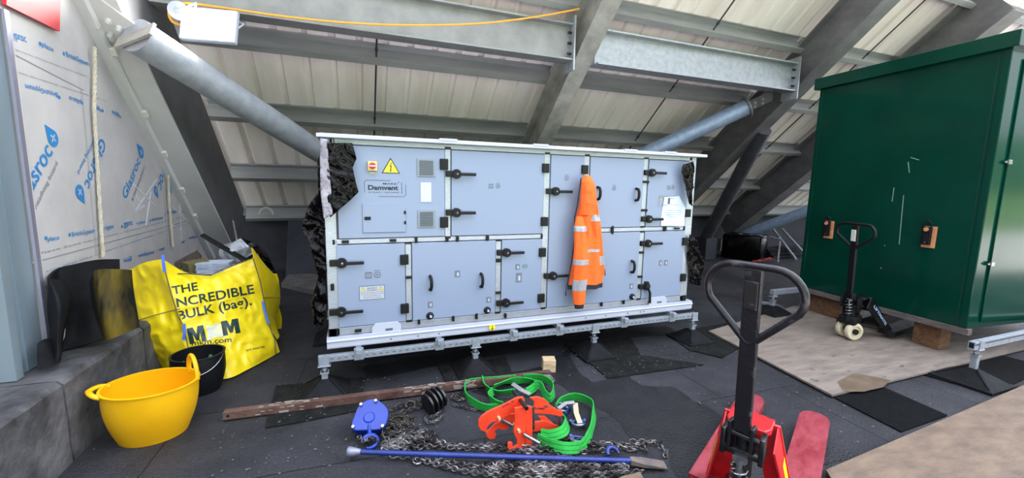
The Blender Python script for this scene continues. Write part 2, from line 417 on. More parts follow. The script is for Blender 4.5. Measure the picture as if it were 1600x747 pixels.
for t, a, b, h, bd in (('gyproc',(15,58),(41,66),9,0.01),('placo',(65,72),(83,81),8,0.01),('BritishGypsum',(103,88),(138,103),8,0.01),
    ('BritishGypsum',(89,145),(38,131),8,0.01),('placo',(126,157),(107,150),7,0.01),('rigips',(158,170),(146,164),6,0.01),('rigips',(189,181),(174,172),6,0.01),
    ('placo',(74,377),(92,374),7,0.01),('BritishGypsum',(112,370),(148,363),7,0.01),('rigips',(163,359),(177,356),6,0.01),('gyproc',(193,354),(207,351),6,0.01),
    ('placo',(217,350),(227,348),5,0.01),('BritishGypsum',(237,346),(254,342),5,0.01),('BritishGypsum',(261,334),(277,332),5,0.01),('rigips',(285,333),(292,331),5,0.01),
    ('gyproc',(205,402),(192,405),5,0.01),('BritishGypsum',(240,392),(216,398),5,0.01),('placo',(256,387),(248,389),5,0.01),('placo',(288,376),(283,378),4,0.01),('BritishGypsum',(310,368),(295,371),4,0.01),
    ('placo',(60,455),(84,448),8,0.01)):
    wtext(sm, t, a, b, h, bd)
for c in ((62,68),(99,84),(92,152),(128,161),(160,173),(71,372),(108,367),(160,357),(190,354),(214,349),(234,345),(258,335)):
    A = WP(*c); mbp = [A+WN*0.003+(WD*math.cos(k*math.pi/4)+Vector((0,0,1))*math.sin(k*math.pi/4))*0.013 for k in range(8)]
    sm.add(mbp, [tuple(range(8))])
wtext(fine, "Coupe cette face - Diese Seite nach aussen - Questo lato verso esterno", (17,76), (134,120), 2.6)
wtext(fine, "This side out - Esta cara hacia fuera - Diese Seite nach aussen", (165,157), (22,110), 2.6)
wtext(fine, "Diese Seite nach aussen - Questo lato verso esterno - This side out", (56,399), (300,336), 2.4)
wtext(ft, "Cette face vers l'exterieur - Diese Seite nach aussen - This side out", (300,346), (70,424), 2.4)
big.build('board_lettering', blue, wl); cross.build('logo_cross', board, wl); sm.build('small_lettering', blue, wl); fine.build('fine_lettering', finep, wl); ft.build('faint_lettering', faint, wl)
# chalk scribbles
ch = MB(); chm = mat('chalk_mark', srgb(205,207,210), None, rough=0.9)
for a, b in (((208,288),(243,322)),((245,280),(212,330)),((212,306),(220,318)),((236,300),(228,352)),((226,322),(212,330)),((266,322),(300,350)),((280,310),(284,374)),((268,350),(290,366))):
    wall_strip(ch, WP(*a), WP(*b), 0.018, 0.003)
ch.build('chalk_scribble', chm, wl)
# steel trim along the near edge of the boards
tr = MB(); A = Vector((WX(3.265),3.265,0.485)); B = Vector((WX(3.265),3.265,2.5))
tr.bar(A+WN*0.01, B+WN*0.01, 0.014, 0.035, up=WD); tr.build('trim_3', mat('edge_trim', srgb(175,172,190), None, rough=0.3, metal=0.6), kind='structure')
tr = MB(); A = Vector((WX(3.30),3.297,0.485)); B = Vector((WX(3.30),3.297,2.5))
tr.bar(A+WN*0.004, B+WN*0.004, 0.008, 0.028, up=WD); tr.build('trim_4', mat('board_edge', srgb(195,193,188), None, rough=0.8), kind='structure')
# galvanised column at the near end of the wall
cb = MB(); cy = 2.74
gc = mat('bluish_column', srgb(128,146,156), srgb(150,164,172), 2, 0.42, 0.35, stretch=(1,1,0.2))
cb.rect(-1.92, -1.785, 2.99, 3.245, 0.483, 2.497); cb.rect(-1.79, -1.755, 2.965, 3.02, 0.483, 2.497); cb.rect(-1.785,-1.778, 3.10, 3.105, 0.483, 2.497)
cb.rect(-1.95,-1.79,2.965,2.99,0.483,2.497)
cb.build('steel_column', gc, None, label='bluish galvanised channel column at the near end of the printed board wall', cat='column')
cb = MB(); cb.rect(-2.6, -2.58, 0.5, 3.4, 0, 3.0); cb.build('dark_void_sheet', dark, kind='structure')  # dark sheet standing in for the dark void left of the column
# red board above
rb = MB(); q = [WP(0,-60), WP(86,-60), WP(84,48), WP(-2,6)]
rb.add([p+WN*0.012 for p in q]+[p+WN*0.03 for p in q], [(0,1,2,3),(7,6,5,4),(0,4,5,1),(1,5,6,2),(2,6,7,3),(3,7,4,0)])
rb.build('red_board', mat('red_board', srgb(205,28,42), srgb(190,25,38), 5, 0.5), label='bright red sheet fixed at the top of the printed board wall', cat='panel')
# ropes hanging down the wall
def rope(pts, r, lab):
    mb = MB(); n = 70; c = [Vector(p) for p in pts]
    P = []
    for i in range(n+1):
        t = i/n*(len(c)-1); k = min(int(t), len(c)-2); P.append(c[k].lerp(c[k+1], t-k))
    for s_ in range(3):
        Q = [p+WD*math.cos(i*0.9+s_*2.094)*r*0.55+WN*math.sin(i*0.9+s_*2.094)*r*0.55 for i, p in enumerate(P)]
        mb.tube(Q, r*0.62, 6)
    mb.build('rope', mat('cream_rope', srgb(200,192,172), srgb(178,168,148), 60, 0.9), smooth=True, label=lab, cat='rope', group='ropes hanging down the board wall')
rope([WP(134,72)+WN*0.05, WP(140,110)+WN*0.03, WP(139,170)+WN*0.03, WP(146,250)+WN*0.02, WP(153,402)+WN*0.03], 0.011, 'long cream rope hanging down the boards from the top of the raking trim')
rope([WP(257,268)+WN*0.03, WP(259,320)+WN*0.03, WP(265,386)+WN*0.03], 0.011, 'short cream rope hanging near the low end of the board wall')
# concrete kerb in three pieces
conc = mat('weathered_concrete', srgb(36,36,39), srgb(96,95,97), 3.5, 0.85, 0, 0.8, 14, det=10)
concs = [(-0.6, 2.10), (2.115, 2.89), (2.905, 3.82), (3.835, 6.2)]
labs = ['dark concrete kerb block, nearest one at the bottom left corner of the floor edge','rough concrete kerb block whose end joint is beside the yellow tub','concrete kerb block behind the yellow tub, below the standing rubber sheets','far concrete kerb block running behind the yellow bulk bag']
for (a, b), l in zip(concs, labs):
    mb = MB(); nn = 14
    prof = [(-1.53,0.0),(-1.53,0.12),(-1.53,0.24),(-1.53,0.36),(-1.53,0.455),(-1.555,0.48),(-1.65,0.48),(-1.74,0.48),(-1.95,0.48),(-1.95,0.0)]
    def fn(u, v):
        i = min(int(round(v*9)), 9); x_, z_ = prof[i]; y_ = a+(b-a)*u
        d = noise.noise_vector(Vector((x_*6,y_*6,z_*6)))*0.010; 
        return (x_+d.x, y_, max(z_+(d.z if z_ > 0.1 else 0), 0))
    mb.grid(fn, nn, 9)
    for e in (a, b): mb.add([(x_, e, z_) for x_, z_ in prof], [tuple(range(10))])
    mb.build('kerb_block', conc, None, label=l, cat='kerb', group='concrete kerb blocks')
# ------------------------------------------------------------------ steelwork
SD = Vector((0, 1, -SL)).normalized(); ND = Vector((0, SL, 1)).normalized()
def rafter(name, X, ylo, yhi, zo, depth, width, m, label, tf=0.022, tw=0.03):
    mb = MB(); ibeam(mb, (X, yhi, zo-SL*yhi), (X, ylo, zo-SL*ylo), depth, width, tw, tf, (1,0,0), ND)
    return mb.build(name, m, None, label=label, cat='beam', group='sloping steel rafters')
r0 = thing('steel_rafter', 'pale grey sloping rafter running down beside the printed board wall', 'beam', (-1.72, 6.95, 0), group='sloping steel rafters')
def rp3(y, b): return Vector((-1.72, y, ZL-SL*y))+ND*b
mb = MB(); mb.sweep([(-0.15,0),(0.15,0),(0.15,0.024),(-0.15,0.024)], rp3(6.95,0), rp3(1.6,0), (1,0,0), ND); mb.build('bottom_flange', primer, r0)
mb = MB(); mb.sweep([(-0.018,0.024),(0.10,0.024),(0.10,0.98),(-0.018,0.98)], rp3(6.95,0), rp3(1.6,0), (1,0,0), ND); mb.build('web', mat('shadow_grey_steel', srgb(92,92,95), srgb(108,108,110), 3, 0.6, 0.2), r0)  # web darker than the flange: its shade is put into the colour
rafter('steel_rafter', 2.70, 7.95, 1.6, Z0, 0.46, 0.24, galvr, 'mottled galvanised rafter rising behind the middle of the white plant unit')
rafter('steel_rafter', 6.58, 7.95, 1.6, Z0, 0.52, 0.28, galvd, 'deep dark grey rafter sloping up past the top corner of the green cabinet')
rafter('steel_rafter', 9.05, 8.0, 3.4, Z0-0.05, 0.62, 0.34, galvd, 'dark wide rafter whose foot meets the deck between plant unit and green cabinet')
# raking trim between boards and rafter with white clips
tm = MB(); a = Vector((WX(2.6)+0.02, 2.6, ZL-SL*2.6-0.03)); b = Vector((WX(6.75)+0.02, 6.75, ZL-SL*6.75-0.03))
pipe = thing('raking_trim', 'grey painted raking trim with white clips along the sloping edge of the board wall', 'trim', a)
tm.sweep([(-0.03,-0.035),(0.045,-0.035),(0.06,-0.01),(0.05,0.03),(-0.03,0.03)], a, b, (1,0,0), ND); tm.build('trim_strip', primer, pipe)
wc = mat('white_clip', srgb(225,222,212), None, rough=0.6)
for q in ((134,76),(192,176),(238,240),(272,297),(303,338)):
    d = ray(*q); t = (ZL-0.05-CAMH)/(d.z+SL*d.y); p = CP+d*t; p.x = WX(p.y)+0.06
    mb = MB(); mb.bar(p-SD*0.035, p+SD*0.035, 0.09, 0.035, up=ND, bev=0.006); mb.build('clip', wc, pipe)
# purlins (Z sections) with sag rods
def purlin(y, x0, x1, label, grp='roof purlins'):
    zo = Z0+0.60-SL*y; mb = MB(); h = 0.235; t = 0.012
    P = Vector((0, y, zo))
    pr = [(-0.075,0.02),(-0.075,0),(0,0),(0,h-t),(0.07,h-t),(0.07,h-0.03),(0.07+t*0.6,h-0.03),(0.07+t*0.6,h),(-t,h),(-t,t),(-0.063,t),(-0.063,0.02)]
    n = len(pr); vs = []
    for xx in (x0, x1): vs += [Vector((xx, y, zo))+SD*(-a)*-1*1.0+ND*b for a, b in [(-p[0], p[1]) for p in pr]]
    fs = [(i,(i+1)%n,(i+1)%n+n,i+n) for i in range(n)]
    mb.add(vs, fs)
    mb.build('roof_purlin', galvp, None, label=label, cat='purlin', group=grp)
galvp = mat('galvanised_purlin', srgb(144,145,147), srgb(166,166,166), 3, 0.5, 0.3, stretch=(0.3,2,2))
PY = [3.86, 4.72, 5.52, 6.33, 7.22, 8.0]
ordn = ['highest', 'second highest', 'third', 'fourth', 'fifth', 'lowest']
bays = [(-1.70, 2.685, 'of the left bay above the white unit', (0,1,2,3,4,5)), (2.715, 6.56, 'of the middle bay right of the mottled rafter', (0,1,2,3,4,5)), (6.60, 9.03, 'of the bay right of the deep dark rafter', (0,1,2,3,4,5)), (9.07, 13.0, 'of the far right bay above the green cabinet', (0,1,2,3,4,5))]
for bx0, bx1, bn, ids in bays:
    for i in ids:
        purlin(PY[i], bx0, bx1, 'galvanised purlin, %s %s' % (ordn[i], bn))
sr = mat('dark_rod', srgb(70,72,76), None, rough=0.5, metal=0.5)
def rod(X, ia, ib, label, tilt=0.0):
    ya_, yb_ = PY[ia], PY[ib]; o = Z0+0.68
    mb = MB(); mb.cyl((X, ya_+0.0, o-SL*ya_), (X+tilt, yb_+0.0, o-SL*yb_), 0.011, 8)
    mb.cyl((X+tilt, yb_-0.02, o-SL*(yb_-0.02)), (X+tilt, yb_-0.05, o-SL*(yb_-0.05)), 0.018, 8)
    mb.build('sag_rod', sr, None, label=label, cat='rod', group='thin sag rods between purlins')
for X, nm in ((0.30,'left bay above the unit'), (4.75,'middle bay by the mottled rafter'), (8.0,'bay right of the dark rafter')):
    for i in range(4):
        rod(X, i, i+1, 'rod between %s and %s purlins, %s' % (ordn[i], ordn[i+1], nm))
# big horizontal I beams
by = 4.757; bz = 3.10
galvh = mat('bright_beam', srgb(150,154,158), srgb(168,172,176), 14, 0.48, 0.3, 0.05, 60)
def hbeam(x0, x1, lab, ends):
    root = thing('cross_beam', lab, 'beam', (x0, by, bz), group='big horizontal I beams')
    mb = MB(); ibeam(mb, (x0, by, bz), (x1, by, bz), 0.42, 0.2, 0.02, 0.02, (0,1,0), (0,0,1)); mb.build('beam', mats_h[ends], root)
    xe = x1; mb = MB(); mb.rect(xe, xe+0.02, by-0.13, by+0.13, bz-0.12, bz+0.5); mb.build('end_plate', galv, root)
    for k in range(3):
        mb = MB(); mb.cyl((xe-0.045, by-0.06, bz+0.08+0.12*k), (xe, by-0.06, bz+0.08+0.12*k), 0.017, 6); mb.build('bolt', blkg, root)
mats_h = {0: mat('dull_galvanised', srgb(136,136,136), srgb(154,154,152), 5, 0.55, 0.3, 0.08, 60, det=8), 1: galvh}
hbeam(-1.60, 2.50, 'dull galvanised I beam crossing the left bay behind the floodlight', 0)
hbeam(2.86, 6.36, 'bright galvanised I beam crossing the middle bay', 1)
# second, higher beam behind the first one (upper left)
# tubular roof braces
def brace(p0, p1, r, m, lab, ext=1.0):
    p0, p1 = Vector(p0), Vector(p1)
    root = thing('tube_brace', lab, 'brace', p0, group='round tube braces')
    d = (p1-p0).normalized(); mb = MB(); mb.cyl(p0, p0+(p1-p0)*ext, r, 32); mb.build('tube', m, root, smooth=True)
    return root, d
d = ray(212,55); pA = CP+d*((ZL-0.14-CAMH)/(d.z+SL*d.y)); pB = RP(506,242,-0.05)
rt, dd = brace(pA, pB, 0.135, mat('grey_blue_tube', srgb(156,162,172), srgb(178,182,188), 9, 0.5, 0.25, 0.12, 50, det=8), 'thick grey tube brace running down from the bolted gusset to behind the white unit', 1.2)
u = dd.cross(ND).normalized(); nrm = ND
mb = MB()
def pplate(pts, off, th, M0):
    vs = [M0+dd*a+u*b-nrm*off for a, b in pts]; vs2 = [v-nrm*th for v in vs]; n = len(pts)
    mb.add(vs+vs2, [tuple(range(n)), tuple(range(n,2*n))]+[(i,(i+1)%n,(i+1)%n+n,i+n) for i in range(n)])
# gusset plate lying against the rafter underside
def GP(px, py, off=-0.02): 
    d_ = ray(px, py); return CP+d_*((ZL+off-CAMH)/(d_.z+SL*d_.y))
mb = MB(); q = [GP(128,-12), GP(150,-5), GP(210,38), GP(176,66), GP(150,62), GP(128,40)]
mb.add(q+[p+ND*0.02 for p in q], [tuple(range(6)), tuple(range(6,12))]+[(i,(i+1)%6,(i+1)%6+6,i+6) for i in range(6)]); mb.build('gusset_plate', primer, rt)
mb = MB(); q = [GP(217,28,-0.07), GP(207,62,-0.07), GP(178,80,-0.07), GP(176,68,-0.07)]
q2 = [p-ND*0.10 for p in q]
c = pA; e = [c+u*0.155+ND*0.06, c+u*0.155-ND*0.08, c-u*0.155-ND*0.08, c-u*0.155+ND*0.06]
mb.add([p-dd*0.012 for p in e]+[p+dd*0.012 for p in e], [(0,1,2,3),(7,6,5,4),(0,4,5,1),(1,5,6,2),(2,6,7,3),(3,7,4,0)]); mb.build('end_plate', galvr, rt)
for q in ((155,40),(170,32),(186,43),(173,53)):
    p = GP(*q, -0.02); mb = MB(); mb.cyl(p-ND*0.035, p, 0.022, 6); mb.cyl(p-ND*0.05, p-ND*0.035, 0.012, 10); mb.build('bolt', mat('white_bolt', srgb(200,200,198), None, rough=0.5), rt)
rt, dd = brace(RP(1166,168,0.05), RP(1005,242,0.05), 0.125, galvb, 'blue-grey tube brace bolted to the deep dark rafter', 2.35)
p = RP(1166,168,0.05); mb = MB(); mb.cyl(p-dd*0.03, p, 0.17, 20); mb.build('end_flange', galvd, rt)
mb = MB(); mb.bar(p-dd*0.4, p-dd*0.03, 0.24, 0.02, up=ND); mb.build('gusset_plate', galvd, rt)
for k in range(4):
    mb = MB(); c = p-dd*(0.12+0.12*(k//2))+dd.cross(ND)*(0.05*(1 if k%2 else -1)); mb.cyl(c-ND*0.04, c, 0.018, 6); mb.build('bolt', galv, rt)
_st, _d = brace(RP(1193,203,0.05), YP(1104,370,7.3), 0.13, mat('dark_grey_tube', srgb(78,78,84), srgb(92,92,98), 6, 0.5, 0.3), 'dark grey round strut standing behind the right end of the white unit')
_q = YP(1104,370,7.3); mb = MB(); mb.rect(_q.x-0.16,_q.x+0.16,_q.y-0.16,_q.y+0.16,0,_q.z-0.02); mb.build('base_post', dark, _st)
brace(YP(1290,318,6.2), YP(1150,372,7.9), 0.12, galvb, 'pale blue tube brace low behind the green cabinet')
mb = MB(); p = G(1118,386); mb.rect(8.86,9.24,8.06,8.24,0,0.30); mb.build('rafter_foot', galvd, kind='structure')
# ================================================================== WHITE PLANT UNIT
YF = 3.30
ahu = thing('air_handling_unit', 'large white panelled air handling unit with black latches on a galvanised frame', 'ventilation unit', (-0.2, YF, 0.335))
mb = MB(); mb.rect(-0.165, 3.185, YF+0.035, YF+1.25, 0.44, 1.88); mb.build('casing', mat('casing_grey', srgb(120,126,138), None, rough=0.5), ahu)
# lid
mb = MB(); mb.rect(-0.235, 3.275, YF-0.07, YF+1.33, 1.903, 1.93, 0.004); mb.rect(-0.215, 3.25, YF-0.02, YF+1.28, 1.93, 1.937)
for x in (0.62, 1.4, 2.3, 2.75): mb.rect(x, x+0.14, YF-0.075, YF-0.02, 1.925, 1.94)
mb.build('lid', whitem, ahu)
# aluminium frame
fr = MB()
fr.rect(-0.125, 3.15, YF-0.004, YF+0.06, 1.866, 1.903, 0.004)       # top rail
fr.rect(-0.14, 1.535, YF-0.004, YF+0.05, 1.138, 1.174, 0.004)       # middle rail left
fr.rect(1.985, 3.10, YF-0.004, YF+0.05, 1.178, 1.215, 0.004)        # middle rail right
fr.rect(-0.155, 3.15, YF-0.004, YF+0.05, 0.44, 0.497, 0.004)        # bottom rail
for x0, x1, z0, z1 in ((0.675,0.722,1.174,1.866),(0.362,0.408,0.497,1.138),(1.108,1.155,0.497,1.138),(1.535,1.592,0.497,1.866),(1.928,1.982,0.497,1.866),(2.572,2.622,0.497,1.178),(2.572,2.622,1.215,1.866),(-0.205,-0.128,0.44,1.903),(3.118,3.205,0.44,1.903)):
    fr.rect(x0, x1, YF-0.004, YF+0.05, z0, z1, 0.004)
fr.rect(-0.205,-0.13, YF+1.2, YF+1.26, 0.44, 1.903); fr.rect(3.118,3.205, YF+1.2, YF+1.26, 0.44, 1.903)
fr.rect(-0.20,-0.14, YF+0.05, YF+1.2, 0.44, 0.5); fr.rect(3.14,3.2, YF+0.05, YF+1.2, 0.44, 0.5)
fr.build('frame', alu, ahu)
mb = MB(); mb.rect(-0.172,-0.168,YF+0.07,YF+1.2,0.5,1.86); mb.rect(3.188,3.192,YF+0.07,YF+1.2,0.5,1.86); mb.build('side_panel', white, ahu)
# corner and joint caps
for x, z in ((-0.145,1.883),(-0.15,1.155),(-0.175,0.468),(3.17,0.468),(0.698,1.875),(0.698,1.168),(0.385,1.132),(0.385,0.502),(1.131,1.132),(1.131,0.502),(1.563,1.872),(1.563,0.502),(1.955,1.872),(2.597,1.872),(2.597,1.220),(2.597,1.172),(2.597,0.502),(1.53,1.156),(3.108,1.197)):
    if abs(z-0.468) < 0.001: s = (0.07 if x < 0 else 0.05, 0.012, 0.058)
    elif x in (-0.15, 1.53, 3.108, -0.145): s = (0.016, 0.012, 0.036)
    else: s = (0.046, 0.012, 0.016)
    mb = MB(); mb.box((x, YF-0.006, z), s, bev=0.002); mb.build('joint_cap', blk, ahu)
mb = MB(); mb.rect(-0.20,-0.155,YF-0.012,YF+0.05,0.44,0.495); mb.build('corner_block', blk, ahu)
# base channel
mb = MB()
mb.sweep([(0,0),(0,0.012),(-0.012,0.012),(-0.012,0.05),(-0.022,0.058),(-0.022,0.064),(-0.012,0.07),(-0.012,0.092),(0,0.092),(0.07,0.092),(0.07,0)], (-0.222,YF-0.01,0.343),(3.27,YF-0.01,0.343),(0,1,0),(0,0,1))
mb.rect(-0.222,3.27,YF+1.2,YF+1.27,0.343,0.435); mb.rect(-0.222,-0.17,YF+0.05,YF+1.2,0.343,0.435); mb.rect(3.2,3.27,YF+0.05,YF+1.2,0.343,0.435)
bc = mb.build('base_channel', whitem, ahu)
mb = MB()
for x in [-0.12,0.18,0.24,0.45,0.50,0.62,0.9,1.75,2.0,2.22,2.47,2.62,2.66,2.9,3.1]: mb.cyl((x,YF-0.026,0.375+0.03*((int(x*10))%2)),(x,YF-0.02,0.375+0.03*((int(x*10))%2)),0.006,8)
mb.build('rivets', greyink, bc)
for x in (0.21, 2.83):
    mb = MB(); mb.prism([(-0.11,0),(-0.11,0.05),(-0.085,0.08),(0.085,0.08),(0.11,0.05),(0.11,0),(0.09,-0.03),(-0.09,-0.03)], 0.006, Matrix.Translation((x,YF-0.012,0.43)) @ Matrix.Rotation(math.pi/2,4,'X'), 0.001)
    lp = mb.build('lifting_plate', whitem, ahu); mb = MB(); mb.rect(x-0.01,x+0.045,YF-0.02,YF-0.018,0.445,0.462,); mb.build('slot', greyink, lp)
mb = MB(); mb.cyl((1.075,YF-0.036,0.383),(1.075,YF-0.024,0.383),0.028,24); es = mb.build('earth_sign', mat('safety_yellow', srgb(235,215,45), None, rough=0.5), ahu)
mb = MB(); mb.rect(1.073,1.077,YF-0.039,YF-0.036,0.372,0.403); 
for k, w_ in enumerate((0.028,0.018,0.009)): mb.rect(1.075-w_/2,1.075+w_/2,YF-0.039,YF-0.036,0.371-0.007*k,0.374-0.007*k)
mb.build('earth_symbol', ink, es)
# doors and panels -------------------------------------------------
FX = Vector((1,0,0)); FZ = Vector((0,0,1)); EPS = Vector((0,-0.002,0))
def panel(name, x0, x1, z0, z1, label=None):
    g = 0.004; mb = MB(); mb.rect(x0+g, x1-g, YF-0.014, YF+0.03, z0+g, z1-g, 0.003)
    return mb.build(name, white, ahu, label=label)
YD = YF-0.014
def latch(p, x, z, down=False):
    mb = MB(); mb.cyl((x,YD-0.028,z),(x,YD,z),0.037,28); mb.cyl((x,YD-0.036,z),(x,YD-0.028,z),0.026,24,0.02)
    la = mb.build('latch', blk, p, smooth=True)
    mb = MB(); mb.rect(x-0.083,x-0.03,YD-0.02,YF-0.004,z-0.024,z+0.024,0.004); mb.build('latch_keeper', blk, la)
    mb = MB()
    if down:
        mb.tube([(x,YD-0.03,z),(x+0.03,YD-0.034,z-0.06),(x+0.035,YD-0.036,z-0.165)],0.013,8,flat=(1,1)); mb.rect(x-0.02,x+0.02,YD-0.03,YD,z+0.02,z+0.05,0.004)
    else: mb.rect(x+0.02,x+0.155,YD-0.042,YD-0.028,z-0.014,z+0.010,0.004)
    mb.build('latch_handle', blk, la)
    mb = MB(); mb.cyl((x+0.004,YD-0.039,z),(x+0.004,YD-0.036,z),0.007,12); mb.build('lock_barrel', chrome, la)
def hinge(p, x, z, w=0.064, h=0.078):
    mb = MB(); mb.rect(x-w/2,x+w/2,YD-0.018,YF-0.004,z-h/2,z+h/2,0.004)
    for dz in (-0.02,0,0.02): mb.rect(x-w/2+0.006,x+w/2-0.02,YD-0.021,YD-0.018,z+dz-0.006,z+dz+0.006)
    mb.build('hinge', blk, p)
def sticker(p, x, z, s=0.05, circ=False):
    m = greyst
    mb = MB()
    if circ:
        mb.lathe([(s*0.30,0),(s*0.42,0),(s*0.42,0.001),(s*0.30,0.001)], seg=20, M=Matrix.Translation((x,YD-0.0015,z)) @ Matrix.Rotation(math.pi/2,4,'X'), close=True)
        mb.rect(x-s*0.12,x+s*0.12,YD-0.002,YD,z-s*0.12,z+s*0.12); mb.rect(x-s*0.4,x+s*0.4,YD-0.002,YD,z+s*0.55,z+s*0.62)
    else:
        mb.rect(x-s*0.42,x+s*0.42,YD-0.002,YD,z+s*0.2,z+s*0.42); mb.rect(x-s*0.42,x+s*0.42,YD-0.002,YD,z-s*0.42,z-s*0.2); mb.rect(x-s*0.42,x-s*0.3,YD-0.002,YD,z-s*0.2,z+s*0.2); mb.rect(x+s*0.3,x+s*0.42,YD-0.002,YD,z-s*0.2,z+s*0.2); mb.rect(x-s*0.2,x+s*0.2,YD-0.002,YD,z-s*0.03,z+s*0.04)
    mb.build('symbol_sticker', m, p)
greyst = mat('grey_sticker', srgb(104,111,124), None, rough=0.5)
def pull(p, x, z):
    mb = MB(); mb.tube([(x,YD,z+0.055),(x,YD-0.035,z+0.05),(x+0.004,YD-0.045,z+0.02),(x+0.004,YD-0.045,z-0.02),(x,YD-0.035,z-0.05),(x,YD,z-0.055)],0.013,8); mb.build('pull_handle', blk, p, smooth=True)
def knob(p, x, z):
    mb = MB(); mb.lathe([(0,0.02),(0.018,0.02),(0.02,0.016),(0.029,0.012),(0.031,0),(0,0)], seg=24, M=Matrix.Translation((x,YD,z)) @ Matrix.Rotation(math.pi/2,4,'X')); k = mb.build('cable_gland', blk, p)
    mb = MB(); mb.cyl((x+0.003,YD-0.03,z),(x+0.003,YD-0.018,z),0.010,14); mb.build('gland_core', whitem, k)
p1 = panel('control_panel', -0.118, 0.675, 1.176, 1.864)
for z in (1.747,1.292): hinge(p1, 0.665, z, 0.064, 0.085)
def grille(p, x0, x1, z0, z1):
    mb = MB(); mb.rect(x0,x1,YD-0.008,YD,z0,z1,0.002); g = mb.build('vent_grille', mat('grille_grey', srgb(128,138,146), None, rough=0.5), p)
    mb = MB(); n = 9
    for k in range(n): zz = z0+0.018+(z1-z0-0.036)*k/(n-1); mb.box(((x0+x1)/2,YD-0.011,zz),(x1-x0-0.035,0.006,0.005), None)
    mb.build('louvre_slots', mat('slot_grey', srgb(70,78,88), None, rough=0.6), g)
grille(p1, 0.457,0.598,1.648,1.785); grille(p1, 0.458,0.595,1.252,1.39)
mb = MB(); mb.rect(0.482,0.565,YD-0.004,YD,1.452,1.604,0.001); mb.build('paper_pocket', mat('paper_white', srgb(190,193,200), None, rough=0.6), p1)
mb = MB(); mb.rect(0.1,0.164,YD-0.03,YD,1.682,1.750,0.002); sw = mb.build('isolator_switch', mat('pale_yellow', srgb(225,200,120), None, rough=0.5), p1)
mb = MB(); mb.cyl((0.132,YD-0.045,1.716),(0.132,YD-0.03,1.716),0.024,24); mb.build('switch_knob', mat('sign_red', srgb(190,30,40), None, rough=0.4), sw)
mb = MB(); mb.rect(0.108,0.156,YD-0.05,YD-0.045,1.711,1.721); mb.build('switch_grip', whitem, sw)
mb = MB(); mb.rect(0.112,0.15,YD-0.002,YD,1.662,1.670); mb.build('label_strip', mat('pale_yellow', (0,0,0)), sw)
def tri(x, z, s, lab='warning_sign', par=None, bolt=True):
    def T(k, y0_, y1_): 
        h = s*k; return [(-h/2,-h*0.289,),(h/2,-h*0.289),(0,h*0.577)]
    Mx = lambda y: Matrix.Translation((x,y,z)) @ Matrix.Rotation(math.pi/2,4,'X')
    mb = MB(); mb.prism(T(1,0,0), 0.0015, Mx(YD)); t = mb.build(lab, ink, par or p1)
    mb = MB(); mb.prism(T(0.82,0,0), 0.001, Mx(YD-0.0015)); mb.build('sign_face', mat('safety_yellow', (0,0,0)), t)
    mb = MB(); q = [(0.02,0.30),(-0.07,0.06),(0.0,0.09),(-0.04,-0.12),(-0.075,-0.09),(-0.01,-0.22),(0.05,-0.08),(0.015,-0.11),(0.06,0.15),(-0.01,0.12),(0.07,0.3)]
    mb.prism([(a*s,b*s+0.0) for a,b in q], 0.001, Mx(YD-0.0025)); mb.build('bolt_symbol', ink, t)
tri(0.263, 1.705, 0.135)
# maker's plate
mb = MB()
x0, x1, z0, z1, t_ = 0.073, 0.372, 1.492, 1.614, 0.0025
for a in ((x0+0.015,x0+0.19,z1-t_,z1),(x0,x0+t_,z0+0.03,z1-0.015),(x0+0.10,x1-0.015,z0,z0+t_),(x1-t_,x1,z0+0.015,z1-0.03)): mb.rect(a[0],a[1],YD-0.002,YD,a[2],a[3])
mb.bar((x0,YD-0.001,z1-0.015),(x0+0.015,YD-0.001,z1-0.001),0.002,0.0025); mb.bar((x1-0.016,YD-0.001,z0),(x1-0.001,YD-0.001,z0+0.015),0.002,0.0025)
text(mb, 'MAKE', (0.205,YD,1.583), (0.305,YD,1.583), FZ, 0.012, 0.01, EPS)
text(mb, 'Damvent', (0.098,YD,1.543), (0.315,YD,1.543), FZ, 0.034, 0.035, EPS)
text(mb, 'to touch ... and sound', (0.098,YD,1.520), (0.318,YD,1.520), FZ, 0.011, 0.0, EPS)
text(mb, 'damvent.com', (0.345,YD,1.515), (0.345,YD,1.60), -FX, 0.010, 0.0, EPS)
mb.cyl((0.318,YD-0.002,1.60),(0.318,YD,1.60),0.004,10)
mb.build('maker_lettering', ink, p1)
mb = MB(); ax = 0.055; bx = 0.368; mb.rect(ax,bx,YD-0.006,YD,1.222,1.44,0.001); hp = mb.build('access_hatch', white, p1)
mb = MB()
for a in ((ax-0.002,ax+0.001,1.22,1.44),(bx-0.001,bx+0.002,1.22,1.40),(ax,bx,1.219,1.222)): mb.rect(a[0],a[1],YD-0.004,YD,a[2],a[3])
mb.build('hatch_gap', greyink, hp)
for a in ((0.068,0.112,1.318,1.342),(0.354,0.37,1.360,1.384),(0.354,0.37,1.282,1.306)):
    mb = MB(); mb.rect(a[0],a[1],YD-0.012,YD-0.006,a[2],a[3],0.002); mb.build('hatch_catch', blk, hp)
# upper middle door
p2 = panel('access_door', 0.722, 1.535, 1.176, 1.864)
latch(p2,0.763,1.675); latch(p2,0.763,1.369); hinge(p2,1.542,1.745); hinge(p2,1.544,1.286); sticker(p2,1.055,1.585,0.045); sticker(p2,1.115,1.585,0.045,True)
